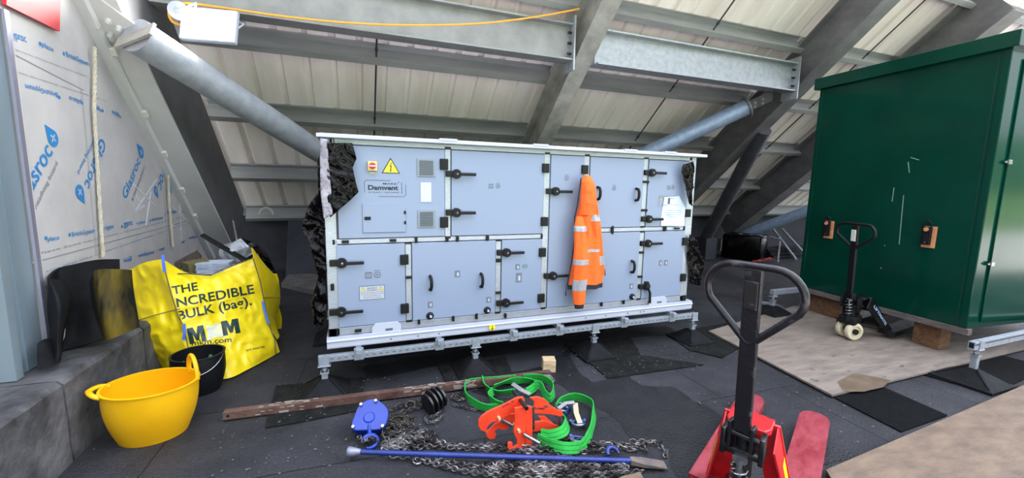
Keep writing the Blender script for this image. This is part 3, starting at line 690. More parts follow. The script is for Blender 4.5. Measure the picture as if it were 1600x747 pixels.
# lower left door
p3 = panel('access_door', -0.138, 0.362, 0.499, 1.136)
latch(p3,-0.10,1.001); latch(p3,-0.115,0.629); hinge(p3,0.352,1.004); hinge(p3,0.350,0.612); sticker(p3,0.085,0.895,0.06); sticker(p3,0.15,0.895,0.06,True)
mb = MB(); mb.rect(0.016,0.2,YD-0.0012,YD,0.704,0.812); wlb = mb.build('warning_label', mat('label_white', srgb(176,180,190), None, rough=0.5), p3)
mb = MB()
for a in ((0.016,0.2,0.704,0.7065),(0.016,0.2,0.8095,0.812),(0.016,0.0185,0.704,0.812),(0.1975,0.2,0.704,0.812)): mb.rect(a[0],a[1],YD-0.002,YD,a[2],a[3])
text(mb,'MACHINE IS',(0.075,YD,0.790),(0.145,YD,0.790),FZ,0.009,0.01,EPS); text(mb,'DANGEROUS',(0.072,YD,0.774),(0.148,YD,0.774),FZ,0.009,0.01,EPS)
text(mb,'Danger of serious injury from moving',(0.026,YD,0.759),(0.19,YD,0.759),FZ,0.007,0.0,EPS); text(mb,'fans. Switch off before servicing',(0.026,YD,0.745),(0.19,YD,0.745),FZ,0.007,0.0,EPS)
text(mb,'Do not open until the fan has',(0.045,YD,0.731),(0.172,YD,0.731),FZ,0.007,0.0,EPS); text(mb,'stopped turning completely',(0.045,YD,0.717),(0.175,YD,0.717),FZ,0.007,0.0,EPS)
mb.build('label_lettering', ink, wlb)
for x in (0.043, 0.173): tri(x, 0.784, 0.034, 'warning_triangle', wlb)
# lower wide panel
p4 = panel('removable_panel', 0.408, 1.108, 0.499, 1.136)
pull(p4,0.552,0.805); pull(p4,0.975,0.80); knob(p4,0.549,0.532); knob(p4,1.034,0.535)
def box_sticker(p, x, z, w_=0.04, h=0.05):
    mb = MB(); mb.rect(x-w_/2,x+w_/2,YD-0.0015,YD,z-h/2,z+h/2); q = mb.build('symbol_sticker', greyst, p)
    mb = MB(); mb.rect(x-w_*0.1,x+w_*0.25,YD-0.003,YD,z-h*0.3,z+h*0.2); mb.build('sticker_symbol', whitem, q)
box_sticker(p4,0.552,0.625); box_sticker(p4,1.045,0.625); box_sticker(p4,0.775,0.865,0.045,0.055)
# lower middle door
p5 = panel('access_door', 1.155, 1.535, 0.499, 1.136)
latch(p5,1.197,1.027); latch(p5,1.199,0.588); hinge(p5,1.534,1.014); hinge(p5,1.534,0.601); box_sticker(p5,1.305,0.895,0.04,0.05); box_sticker(p5,1.318,0.80,0.055,0.085)
mb = MB(); mb.lathe([(0.017,0),(0.02,0),(0.02,0.001),(0.017,0.001)], seg=24, M=Matrix.Translation((1.372,YD-0.001,0.897)) @ Matrix.Rotation(math.pi/2,4,'X'), sx=1.2, close=True)
text(mb,'RAITC',(1.352,YD,0.892),(1.392,YD,0.892),FZ,0.012,0.02,EPS); mb.build('green_logo', mat('green_ink', srgb(40,130,100), None, rough=0.6), p5)
# tall narrow door
p6 = panel('access_door', 1.592, 1.928, 0.499, 1.864)
latch(p6,1.641,1.549); latch(p6,1.642,0.799); hinge(p6,1.926,1.745); hinge(p6,1.926,0.62); sticker(p6,1.75,1.665,0.05,True)
p7 = panel('removable_panel', 1.982, 2.572, 1.217, 1.864)
pull(p7,2.069,1.536); pull(p7,2.491,1.529); sticker(p7,2.245,1.585,0.05,True)
p8 = panel('removable_panel', 1.982, 2.572, 0.499, 1.176)
pull(p8,2.487,0.837); knob(p8,2.514,0.536); box_sticker(p8,2.50,0.642,0.042,0.055)
p9 = panel('access_door', 2.622, 3.118, 1.217, 1.864)
latch(p9,2.653,1.737); latch(p9,2.649,1.296); hinge(p9,3.126,1.349); sticker(p9,2.872,1.60,0.045); sticker(p9,2.925,1.60,0.045,True)
mb = MB(); mb.patch([(2.80,1.228),(3.10,1.218),(3.09,1.40),(3.0,1.52),(2.82,1.505)], lambda x,z: (x, YD-0.004-0.004*math.sin(x*30+z*20), z), 0.03, 0.0012); pap = mb.build('paper_sheet', mat('paper_sheet', srgb(205,216,245), None, rough=0.6), p9)
mb = MB()
for k, (a, b) in enumerate(((2.86,3.04),(2.84,3.05),(2.86,3.03),(2.90,2.98))): text(mb, ('Ventilation unit delivery','Unit must be kept covered','Handle with care on site','Plant room one')[k], (a,YD-0.009,1.375-0.022*k), (b,YD-0.009,1.375-0.022*k), FZ, 0.010, 0.0, EPS)
for a in ((2.76,2.98,1.517,1.519),(2.76,2.762,1.41,1.517),(2.79,2.86,1.43,1.433),(2.865,2.89,1.44,1.50)): mb.rect(a[0],a[1],YD-0.012,YD-0.010,a[2],a[3])
text(mb,'WARNING',(2.88,YD-0.010,1.49),(2.94,YD-0.010,1.49),FZ,0.010,0.01,EPS); text(mb,'Read first',(2.90,YD-0.010,1.43),(3.0,YD-0.010,1.43),FZ,0.009,0,EPS)
mb.build('label_lettering', greyink, pap); tri(2.785,1.49,0.035,'warning_triangle', p9)
p10 = panel('access_door', 2.622, 3.118, 0.499, 1.176)
latch(p10,2.659,1.058); latch(p10,2.669,0.63,True); hinge(p10,3.118,1.063); hinge(p10,3.127,0.69); box_sticker(p10,2.835,0.855,0.04,0.055); box_sticker(p10,2.90,0.855,0.04,0.055)
# small black clips on the rails
for x, z, w_, h in ((-0.07,1.157,0.05,0.02),(0.27,1.157,0.05,0.02),(0.445,1.157,0.02,0.045),(0.69,1.157,0.022,0.04),(0.775,1.157,0.022,0.045),(1.03,1.157,0.022,0.045),(2.25,1.197,0.022,0.075),(2.86,1.197,0.03,0.045),(3.01,1.197,0.06,0.016),
    (0.0,0.467,0.05,0.02),(0.46,0.49,0.02,0.04),(0.74,0.49,0.02,0.045),(0.94,0.49,0.02,0.05),(1.20,0.47,0.02,0.04),(2.17,0.49,0.02,0.04),(2.42,0.49,0.02,0.04),
    (0.385,0.86,0.042,0.02),(1.131,0.96,0.042,0.03),(1.131,0.68,0.042,0.02),(2.597,1.65,0.07,0.022),(2.597,1.38,0.07,0.022),(2.597,0.97,0.05,0.02),(2.597,0.73,0.05,0.02),(-0.17,0.82,0.025,0.05)):
    mb = MB(); mb.box((x,YF-0.014,z),(w_,0.024,h),bev=0.004); mb.build('panel_clip', blk, ahu)
# ------------------------------------------------------------------ galvanised support frame
sf = thing('support_frame', 'galvanised strut frame on adjustable feet carrying the white unit', 'frame', (-0.27, 3.28, 0))
def strut(mb, x0, x1, y, z0, z1, w_=0.045):
    mb.rect(x0, x1, y-w_/2, y+w_/2, z0, z1, 0.002)
mb = MB(); strut(mb,-0.285,3.33,3.28,0.252,0.302); rail = mb.build('rail', galvn, sf)
mb = MB(); k = -0.24
while k < 3.3: mb.box((k,3.2565,0.277),(0.022,0.003,0.007)); k += 0.05
mb.build('rail_slots', greyink, rail)
mb = MB(); strut(mb,-0.285,3.33,4.45,0.252,0.302); mb.build('rail', galvn, sf)
for x in (0.0, 0.62, 1.27, 1.72, 2.42, 3.0):
    mb = MB(); mb.rect(x-0.021,x+0.021,3.21,4.52,0.302,0.342,0.002); mb.build('cross_strut', galvn, sf)
    mb = MB(); mb.rect(x-0.035,x+0.035,3.248,3.256,0.245,0.342,0.002); mb.build('bracket', galvn, sf)
def foot(root, x, y, zt, size=0.17):
    mb = MB()
    b = size
    V = [(-b,-b,0.0),(b,-b,0.0),(b,b,0.0),(-b,b,0.0),(-b,-b,0.022),(b,-b,0.022),(b,b,0.022),(-b,b,0.022),(-b*0.86,-b*0.86,0.034),(b*0.86,-b*0.86,0.034),(b*0.86,b*0.86,0.034),(-b*0.86,b*0.86,0.034),(-0.035,-0.035,0.125),(0.035,-0.035,0.125),(0.035,0.035,0.125),(-0.035,0.035,0.125)]
    fs = [(3,2,1,0),(12,13,14,15)]
    for a in (0,4,8):
        for i in range(4): fs.append((a+i,a+(i+1)%4,a+4+(i+1)%4,a+4+i))
    mb.add([(x+v[0],y+v[1],v[2]) for v in V], fs)
    for sx_, sy_ in ((1,1),(1,-1),(-1,1),(-1,-1)):
        mb.bar((x+sx_*b*0.84,y+sy_*b*0.84,0.036),(x+sx_*0.036,y+sy_*0.036,0.125),0.012,0.012)
    f = mb.build('foot_base', rubber2, root)
    mb = MB(); mb.rect(x-0.022,x+0.022,y-0.022,y+0.022,0.11,zt-0.075,0.003); mb.build('foot_post', galvn, f)
    mb = MB(); mb.cyl((x,y,zt-0.09),(x,y,zt+0.05),0.010,10); mb.cyl((x,y,zt-0.065),(x,y,zt-0.05),0.02,6); mb.rect(x-0.045,x+0.045,y-0.035,y+0.035,zt-0.03,zt-0.022,0.002); mb.rect(x-0.03,x+0.03,y-0.03,y+0.03,zt-0.085,zt-0.075); mb.cyl((x,y,zt+0.02),(x,y,zt+0.033),0.02,6)
    mb.rect(x-0.035,x+0.035,y-0.032,y-0.026,zt-0.025,zt+0.06,0.002); mb.build('foot_bracket', galvn, f)
rubber2 = mat('recycled_rubber_foot', srgb(13,14,16), srgb(24,25,28), 10, 0.7, 0, 0.3, 60, spec=0.15)
for x in (-0.245, 0.93, 2.10, 3.30):
    foot(sf, x, 3.28, 0.252)
    foot(sf, x, 4.45, 0.252)
# rubber mats under the feet, with flaking debris
matr = mat('rubber_mat', srgb(16,17,17), srgb(32,33,31), 9, 0.9, 0, 0.9, 40, det=8, spec=0.15)
def outline_slab(name, pix, z0, th, m, label, cat, group=None, wob=0.0, world=False, jag=0):
    P = [(Vector(p) if world else G(*p, z0)) for p in pix]
    mb = MB(); n = len(P); pts = []
    rnd = random.Random(len(label))
    for i in range(n):
        a, c = P[i], P[(i+1)%n]; k = max(1, int((c-a).length/0.05)) if jag else 1
        for j in range(k):
            q = a.lerp(c, j/k)
            if jag: q = q + Vector((rnd.uniform(-jag,jag), rnd.uniform(-jag,jag), 0))
            pts.append((q.x, q.y))
    mb.prism(pts, th, Matrix.Translation((0,0,z0)))
    return mb.build(name, m, None, label=label, cat=cat, group=group)
for pix, lab in (([(432,604),(571,590),(567,613),(572,640),(500,655),(414,670)],'worn rubber mat under the left foot of the unit frame, crossed by the rusty bar'),
                 ([(684,572),(790,560),(800,584),(830,590),(700,606)],'rubber mat under the second foot of the unit frame'),
                 ([(888,540),(985,528),(1002,556),(1100,571),(950,592)],'rubber mat with pale flaking dirt under the third foot of the unit frame'),
                 ([(1040,522),(1140,505),(1195,522),(1128,560),(1078,548)],'rubber mat under the right foot of the unit frame')):
    outline_slab('rubber_mat', pix, 0.003, 0.009, matr, lab, 'mat', 'rubber mats under the frame feet', jag=0.004)
# wet patch and a dark strip on the deck
wet = mat('wet_and_dark_film', srgb(20,21,24), srgb(25,26,29), 5, 0.4, 0, 0.5, 70, r2=0.6, spec=0.35)
def deck_patch(pix, lab, seed=3):
    P = [G(*p) for p in pix]; mb = MB(); n = len(P); pts = []; rnd = random.Random(seed)
    for i in range(n):
        a, c = P[i], P[(i+1)%n]; k = max(1, int((c-a).length/0.06)); dn = (c-a).normalized(); nn = Vector((-dn.y,dn.x,0))
        for j in range(k):
            q = a.lerp(c, j/k); q = q+nn*(noise.noise(q*6+Vector((seed,0,0)))*0.045 if j else 0); pts.append((q.x,q.y))
    mb.patch(pts, lambda x,y: (x,y,0.0025), 0.2, 0)
    mb.build('dark_patch', wet, None, label=lab, cat='wet patch', kind='stuff')
deck_patch([(735,612),(790,585),(850,574),(880,552),(885,540),(900,575),(925,598),(950,592),(985,583),(985,592),(1000,602),(1030,605),(1050,604),(1075,620),(1102,632),(1128,652),(1140,690),(1120,747),(1060,760),(1045,700),(990,687),(968,660),(940,640),(905,618),(872,600),(820,605),(770,625)], 'large dark wet patch on the deck between the chain pile and the red pallet truck')
deck_patch([(560,575),(700,550),(880,525),(1040,508),(1060,522),(940,532),(800,552),(690,572),(575,592)], 'dark strip of deck below the front edge of the white unit frame', 9)  # darker, smoother strip laid on the deck under the unit
# scattered pale flakes of debris on the deck
mb = MB(); rnd = random.Random(11)
fl = mat('pale_debris', srgb(110,110,110), srgb(70,70,72), 20, 0.9)
for zone, n in (((880,540,1110,590),90),((560,590,760,640),40),((330,650,560,747),60),((1080,560,1280,640),40),((1130,450,1200,470),50),((430,600,570,660),30)):
    for _ in range(n):
        p = G(rnd.uniform(zone[0],zone[2]), rnd.uniform(zone[1],zone[3])); s = rnd.uniform(0.002,0.007)*(1.5 if zone[0]==1130 else 1); a = rnd.uniform(0,6.28)
        mb.box((0,0,0),(s*rnd.uniform(1,3),s,0.003),Matrix.Translation((p.x,p.y,0.014)) @ Matrix.Rotation(a,4,'Z'))
mb.build('debris_flakes', fl, None, label='pale flakes and crumbs of debris scattered over the dark deck', cat='debris', kind='stuff')
# ================================================================== BLACK FILM ON THE UNIT ENDS
film = mat('black_stretch_film', srgb(6,4,6), None, rough=0.16, bump=0.15, bscale=14, stretch=(1,1,2), spec=0.16)
clear = mat('silver_film', srgb(170,166,178), srgb(110,104,118), 8, 0.25, 0.3, 0.7, 20)
def film_sheet(name, pix, y, amp, lab, m=film, step=0.014, seed=1, group=None, lift=0.03):
    poly = [(YP(*p, y).x, YP(*p, y).z) for p in pix]
    xs = [p[0] for p in poly]; cx = sum(xs)/len(xs)
    def fn(x, z):
        v = Vector((x*7+z*3, z*4-x*3, seed*3.1)); nn = noise.noise(v); f = 0.55*abs(nn)+0.35*(1-abs(math.sin(x*38+z*22+6*nn)))+0.2*(1-abs(math.sin(x*30-z*55+9*noise.noise(v*1.7))))
        return (x, y-lift*0.3-amp*f, z)
    mb = MB(); mb.patch(poly, fn, step, 0.0015, seed=seed)
    return mb.build(name, m, None, smooth=170, label=lab, cat='plastic film', group=group, org=(cx, y, min(p[1] for p in poly)))
film_sheet('plastic_film', [(512,224),(550,224),(557,248),(551,262),(556,285),(560,300),(548,312),(527,330),(516,340),(511,300),(512,260)], 3.24, 0.055, 'crumpled glossy black plastic film covering the top left corner of the white unit')
film_sheet('plastic_film', [(500,216),(512,218),(514,260),(518,300),(520,335),(506,342),(501,300),(500,255)], 3.225, 0.02, 'wrinkled silvery film strip down the left corner post of the white unit', clear, seed=5)
film_sheet('plastic_film', [(500,240),(506,330),(512,350),(504,372),(515,400),(508,440),(512,470),(505,505),(492,508),(487,470),(498,430),(484,378),(472,355),(484,320),(498,300),(496,255)], 3.36, 0.11, 'long bunch of black plastic film hanging off the left side of the unit', seed=8)
film_sheet('plastic_film', [(1062,258),(1080,252),(1083,262),(1080,300),(1079,322),(1072,318),(1068,290),(1063,270)], 3.24, 0.045, 'black plastic film flapping at the top right corner of the white unit', seed=2)
film_sheet('plastic_film', [(1073,365),(1082,372),(1088,392),(1096,402),(1094,425),(1086,444),(1076,442),(1073,420),(1071,395)], 3.30, 0.07, 'small bunch of black plastic film hanging at the right side of the unit', seed=4)
# ================================================================== HI-VIS JACKET
jk = thing('hi_vis_jacket', 'orange hi-vis jacket with grey reflective bands hung on the white unit', 'jacket', (1.93, 3.27, 0.5))
orange = mat('hi_vis_orange', srgb(255,112,38), srgb(250,100,30), 5, 0.8, 0, 0.25, 50)
refl = mat('reflective_tape', srgb(160,162,170), srgb(176,178,186), 40, 0.45, 0.2)
navy = mat('dark_ribbing', srgb(38,36,44), None, rough=0.9)
YJ = 3.235
def row(px0, px1, py, dy=0.0):
    a, b = YP(px0, py, YJ+dy), YP(px1, py, YJ+dy); return ((a.x+b.x)/2, YJ+dy, (a.z+b.z)/2, (b.x-a.x)/2)
def loft(mb, rows, depth, fold=0.15, nf=5, seed=0.0, lo=0.0, hi=1.0, grow=0.0, nseg=44, nr=40):
    "closed cloth tube through rows (cx, y, z, halfwidth); lo/hi choose a part of its length"
    def at(t):
        k = t*(len(rows)-1); i = min(int(k), len(rows)-2); f = k-i; f = f*f*(3-2*f)
        return [rows[i][q]*(1-f)+rows[i+1][q]*f for q in range(4)]
    vs = []; fs = []
    for r in range(nr+1):
        t = lo+(hi-lo)*r/nr; cx, cy_, cz, hw = at(t)
        for s in range(nseg):
            a = 2*math.pi*s/nseg; ca, sa = math.cos(a), math.sin(a)
            f = 1+fold*math.sin(nf*a+seed+3*t)+fold*0.7*noise.noise(Vector((ca*2+seed, sa*2, t*6)))
            dd_ = depth*min(1, hw/0.07)*f+grow
            vs.append((cx+(hw+grow)*ca, cy_+ (dd_*sa if sa < 0 else 0.012*sa) - 0.012, cz))
    for r in range(nr):
        for s in range(nseg): fs.append((r*nseg+s, r*nseg+(s+1)%nseg, (r+1)*nseg+(s+1)%nseg, (r+1)*nseg+s))
    fs += [tuple(range(nseg)), tuple((nr)*nseg+s for s in range(nseg))]
    mb.add(vs, fs)
body = [row(912,920,276),row(908,926,290),row(906,928,310),row(901,933,330),row(897,934,345),row(899,937,365),row(896,938,390),row(892,940,415),row(888,939,437),row(886,938,449)]
mb = MB(); loft(mb, body, 0.075, 0.22, 7, 1.0, 0, 0.975); bd = mb.build('jacket_body', orange, jk, smooth=60)
mb = MB(); loft(mb, body, 0.075, 0.22, 7, 1.0, 0.94, 1.0, 0.004, nr=6); mb.build('hem', navy, jk, smooth=60)
slv = [row(899,910,338,-0.05),row(896,914,355,-0.06),row(896,916,380,-0.065),row(895,917,405,-0.065),row(894,916,430,-0.06),row(893,913,455,-0.055),row(895,912,474,-0.05)]
mb = MB(); loft(mb, slv, 0.05, 0.10, 5, 2.0); s1 = mb.build('sleeve', orange, jk, smooth=60)
for lo, hi in ((0.13,0.22),(0.485,0.56),(0.72,0.80)):
    mb = MB(); loft(mb, slv, 0.05, 0.10, 5, 2.0, lo, hi, 0.003, nr=6); mb.build('reflective_band', refl, s1, smooth=60)
mb = MB(); loft(mb, [row(896,911,473,-0.05),row(897,910,481,-0.05)], 0.045, 0.10, 5, 2.0, nr=4); mb.build('cuff', navy, s1, smooth=60)
slv = [row(919,930,325,-0.045),row(921,936,345,-0.05),row(925,939,370,-0.05),row(929,941,395,-0.04),row(932,943,415,-0.03),row(933,943,430,-0.02)]
mb = MB(); loft(mb, slv, 0.045, 0.14, 5, 4.0); s2 = mb.build('sleeve', orange, jk, smooth=60)
for lo, hi in ((0.10,0.2),(0.66,0.76),):
    mb = MB(); loft(mb, slv, 0.045, 0.14, 5, 4.0, lo, hi, 0.003, nr=6); mb.build('reflective_band', refl, s2, smooth=60)
mb = MB(); loft(mb, [row(935,944,420,-0.02),row(938,945,430,-0.02)], 0.035, 0.10, 5, 2.0, nr=4); mb.build('cuff', navy, s2, smooth=60)
hd = [row(911,920,274,-0.02),row(907,926,285,-0.035),row(906,929,300,-0.04),row(905,930,318,-0.045),row(903,928,335,-0.035)]
mb = MB(); loft(mb, hd, 0.06, 0.12, 3, 0.5); mb.build('hood', orange, jk, smooth=60)
for lo, hi in ((0.645,0.685),):
    mb = MB(); loft(mb, body, 0.075, 0.22, 7, 1.0, lo, hi, 0.003, nr=6); mb.build('reflective_band', refl, bd, smooth=60)
mb = MB(); mb.tube([YP(908,278,3.18),YP(905,300,3.19),YP(902,322,3.19),YP(898,340,3.19),YP(899,365,3.185),YP(893,410,3.185),YP(886,447,3.185)], 0.006, 6); mb.build('zip', navy, jk)
mb = MB(); mb.tube([YP(885,447,3.2),YP(884,460,3.2)], 0.003, 5); mb.bar(YP(884,457,3.2),YP(884,462,3.2),0.012,0.006); mb.build('drawcord', navy, jk)
# ================================================================== GREEN CABINET
gx, gy = 5.35, 2.01; ga = math.radians(-5.2)           # local: +x away along the dark side? side runs +y, front runs +x
gb = thing('green_cabinet', 'tall glossy dark green steel cabinet standing on timbers and strut frame', 'cabinet', (gx, gy, 0.335), (0,0,ga))
green = mat('gloss_green', srgb(4,58,45), srgb(3,51,40), 2, 0.14, 0.0, 0.03, 2.2, spec=0.22)
GH = 2.52; GD = 1.70; GW = 2.2
def lb(name, par, m, *rs, bev=0.004, smooth=False):
    mb = MB()
    for r in rs: mb.rect(*r, bev=bev)
    return mb.build(name, m, par, local=True, smooth=smooth)
shell = lb('cabinet_body', gb, green, (0,GW,0,GD,0.0,GH))
lb('corner_strip', gb, green, (-0.008,0.0,0.0,0.055,0.01,GH-0.01))
lb('corner_strip', gb, green, (-0.008,0.0,GD-0.05,GD,0.01,GH-0.01))
lb('roof_cap', gb, green, (-0.055,GW+0.05,-0.06,GD+0.05,GH-0.005,GH+0.13), bev=0.006)
dr = lb('cabinet_door', gb, green, (0.16,1.05,-0.016,0.0,0.06,GH-0.08))
dr2 = lb('cabinet_door', gb, green, (1.055,1.98,-0.016,0.0,0.06,GH-0.08))
for z in (1.55, 0.62):
    h = lb('door_hinge', dr, chrome, (0.135,0.185,-0.032,-0.012,z-0.02,z+0.02), bev=0.003)
    lb('hinge_pin', dr, chrome, (0.10,0.16,-0.026,-0.014,z-0.008,z+0.008), bev=0.002)
lb('panel_seam', gb, mat('seam_green', srgb(8,50,40), None, rough=0.5), (-0.0015,0.0,0.075,0.080,0.02,GH-0.03), bev=0)
# padlock-like slotted brackets on the dark side
orw = mat('orange_ply', srgb(215,150,110), srgb(195,125,85), 18, 0.7)
for px, py in ((1296,356),(1453,367)):
    # find local y,z on the side plane
    Mi = wmat(gb).inverted(); o = Mi @ CP; dq = (Mi.to_3x3() @ ray(px, py)); t = -o.x/dq.x; q = o+dq*t; y_, z_ = q.y, q.z
    mb = MB(); mb.rect(-0.012,0,y_-0.055,y_+0.055,z_-0.13,z_+0.085,0.002); b1 = mb.build('bracket_board', orw, gb, local=True, label='orange brown board behind black bracket')
    mb = MB(); mb.rect(-0.04,-0.012,y_-0.025,y_+0.050,z_-0.10,z_+0.08,0.006); mb.rect(-0.05,-0.04,y_-0.01,y_+0.035,z_-0.08,z_+0.02,0.003)
    k = mb.build('bracket_plate', blk, b1, local=True)
    mb = MB(); mb.tube([(-0.03,y_-0.02,z_+0.07),(-0.035,y_-0.022,z_+0.12),(-0.035,y_+0.012,z_+0.145),(-0.035,y_+0.045,z_+0.12),(-0.03,y_+0.045,z_+0.07)],0.009,8); mb.build('bracket_loop', blk, b1, local=True, smooth=True)
    mb = MB(); mb.cyl((-0.05,y_+0.012,z_+0.055),(-0.038,y_+0.012,z_+0.055),0.02,16); mb.build('bracket_cap', orw, b1, local=True)
    mb = MB(); mb.cyl((-0.055,y_+0.005,z_-0.075),(-0.048,y_+0.005,z_-0.075),0.008,12); mb.build('bracket_screw', chrome, b1, local=True)
# scratches on the dark side
sc = mat('pale_scratch', srgb(120,150,145), None, rough=0.6); mb = MB()
Mi = wmat(gb).inverted()
def gside(px, py):
    o = Mi @ CP; dq = (Mi.to_3x3() @ ray(px, py)); t = -o.x/dq.x; return o+dq*t
for pts in (((1412,305),(1405,382)),((1397,293),(1394,315)),((1419,253),(1421,270)),((1423,246),(1436,250)),((1376,418),(1377,420)),((1382,383),(1383,385))):
    a, b = gside(*pts[0]), gside(*pts[1]); mb.bar(a+Vector((-0.001,0,0)), b+Vector((-0.001,0,0)), 0.0015, 0.008, up=(0,1,0.01))
mb.build('scratches', sc, shell, local=True)
# timbers under the cabinet
tim = mat('old_timber', srgb(128,92,62), srgb(92,66,46), 5, 0.85, 0, 0.5, 20, stretch=(1,6,6))
timg = mat('grey_timber', srgb(112,100,96), srgb(84,76,76), 5, 0.85, 0, 0.5, 20, stretch=(6,1,6))
for (a, b, lab) in ((( 0.03,0.25),(1.55,0.25),'brown timber sleeper under the near end of the green cabinet'), ((0.03,0.85),(1.55,0.85),'brown timber sleeper under the middle of the green cabinet'), ((0.03,1.5),(1.55,1.5),'brown timber sleeper under the far end of the green cabinet')):
    pass
Mg = wmat(gb)
def gw(x, y, z): return Mg @ Vector((x, y, z-0.335))
mb = MB(); mb.bar(gw(0.02,-0.02,0.305), gw(0.02,1.68,0.305), 0.06, 0.06, bev=0.004); mb.build('timber_bearer', timg, None, label='grey timber bearer along the bottom edge of the green cabinet', cat='timber')
for a_, b_, l_ in ((0.22,0.45,'near the front corner'),(1.08,1.66,'at the far end')):
    mb = MB(); mb.bar(gw(0.16,a_,0.152), gw(0.16,b_,0.152), 0.16, 0.236, bev=0.006); mb.build('timber_sleeper', tim, None, label='brown timber sleeper under the green cabinet '+l_, cat='timber', group='timbers under the cabinet')
# strut frame under the front of the cabinet
cf = thing('strut_frame', 'galvanised strut rail with foot under the front corner of the green cabinet', 'frame', (4.86,1.76,0))
mb = MB(); mb.rect(4.80,7.6,1.735,1.78,0.30,0.37,0.002); r_ = mb.build('rail', galvn, cf)
mb = MB(); mb.rect(4.80,7.6,1.733,1.735,0.345,0.352); mb.rect(4.801,4.799,1.742,1.773,0.315,0.362); mb.build('rail_slot', blk, r_)
foot(cf, 4.90, 1.76, 0.32, 0.2)
foot(cf, 6.9, 1.76, 0.32, 0.2)
# second small frame foot seen behind the red truck handle
cf2 = thing('strut_frame', 'short galvanised strut and foot seen through the loop of the red truck handle', 'frame', (4.75,4.0,0))
p = G(1205,492)
foot(cf2, p.x, p.y, 0.27, 0.2)
mb = MB(); mb.rect(p.x-0.03,p.x+1.3,p.y-0.03,p.y+0.03,0.27,0.33,0.002); mb.build('rail', galvn, cf2)
# plywood sheets
ply = mat('pale_plywood', srgb(130,118,108), srgb(104,94,86), 3.0, 0.75, 0, 0.15, 40, det=8, stretch=(1,4,1))
ply2 = mat('brown_plywood', srgb(120,100,83), srgb(92,76,64), 4.0, 0.75, 0, 0.2, 40, det=10, stretch=(1,2.5,1))
s = outline_slab('plywood_sheet', [(1107,519),(1300,620),(1600,547),(1640,530),(1500,480),(1240,480)], 0.016, 0.016, ply, 'stained pale plywood sheet on the deck in front of the green cabinet', 'plywood')
s = outline_slab('plywood_sheet', [(1290,738),(1600,604),(1760,560),(1800,800),(1330,800)], 0.016, 0.016, ply2, 'brown plywood sheet at the bottom right corner of the deck', 'plywood')
s = outline_slab('plywood_offcut', [(950,760),(972,747),(1000,740),(1010,760)], 0.006, 0.012, ply2, 'corner of a plywood offcut at the bottom edge below the blue bar', 'plywood')
stain = mat('damp_stain', srgb(88,73,58), srgb(106,90,75), 8, 0.5)
mb = MB(); P = [G(*q, 0.033) for q in ((1308,596),(1335,583),(1372,590),(1392,594),(1380,605),(1350,612),(1318,612))]
mb.patch([(p.x,p.y) for p in P], lambda x,y: (x,y,0.0335), 0.1); mb.build('stain', stain, bpy.data.objects['plywood_sheet'])
mb = MB(); rnd = random.Random(5)
for k in range(60):
    px, py = rnd.uniform(1160,1560), rnd.uniform(495,600)
    if py > 520+ (px-1107)*0.5 or py > 620-(px-1300)*0.24 and px > 1300: continue
    c = G(px,py,0.0326); r = rnd.uniform(0.006,0.03); mb.add([(c.x+r*math.cos(a*1.047)*rnd.uniform(.6,1.6),c.y+r*math.sin(a*1.047)*rnd.uniform(.4,.8),0.0328) for a in range(6)],[tuple(range(6))])
mb.build('spots', mat('dark_spot', srgb(95,85,80), None, rough=0.6), bpy.data.objects['plywood_sheet'], kind='stuff')
bm1 = mat('fresh_black_mat', srgb(10,11,12), srgb(18,19,21), 20, 0.95, 0, 0.6, 120, spec=0.1)
outline_slab('rubber_mat', [(1303,622),(1376,604),(1480,650),(1408,676)], 0.003, 0.008, bm1, 'clean black mat between the two plywood sheets', 'mat')
outline_slab('rubber_mat', [(1440,585),(1560,555),(1640,575),(1560,612),(1490,600)], 0.003, 0.008, bm1, 'black mat under the foot at the corner of the green cabinet', 'mat')
outline_slab('rubber_mat', [(1170,505),(1240,490),(1330,502),(1240,516)], 0.003, 0.008, bm1, 'dark mat under the small foot behind the red truck handle', 'mat')
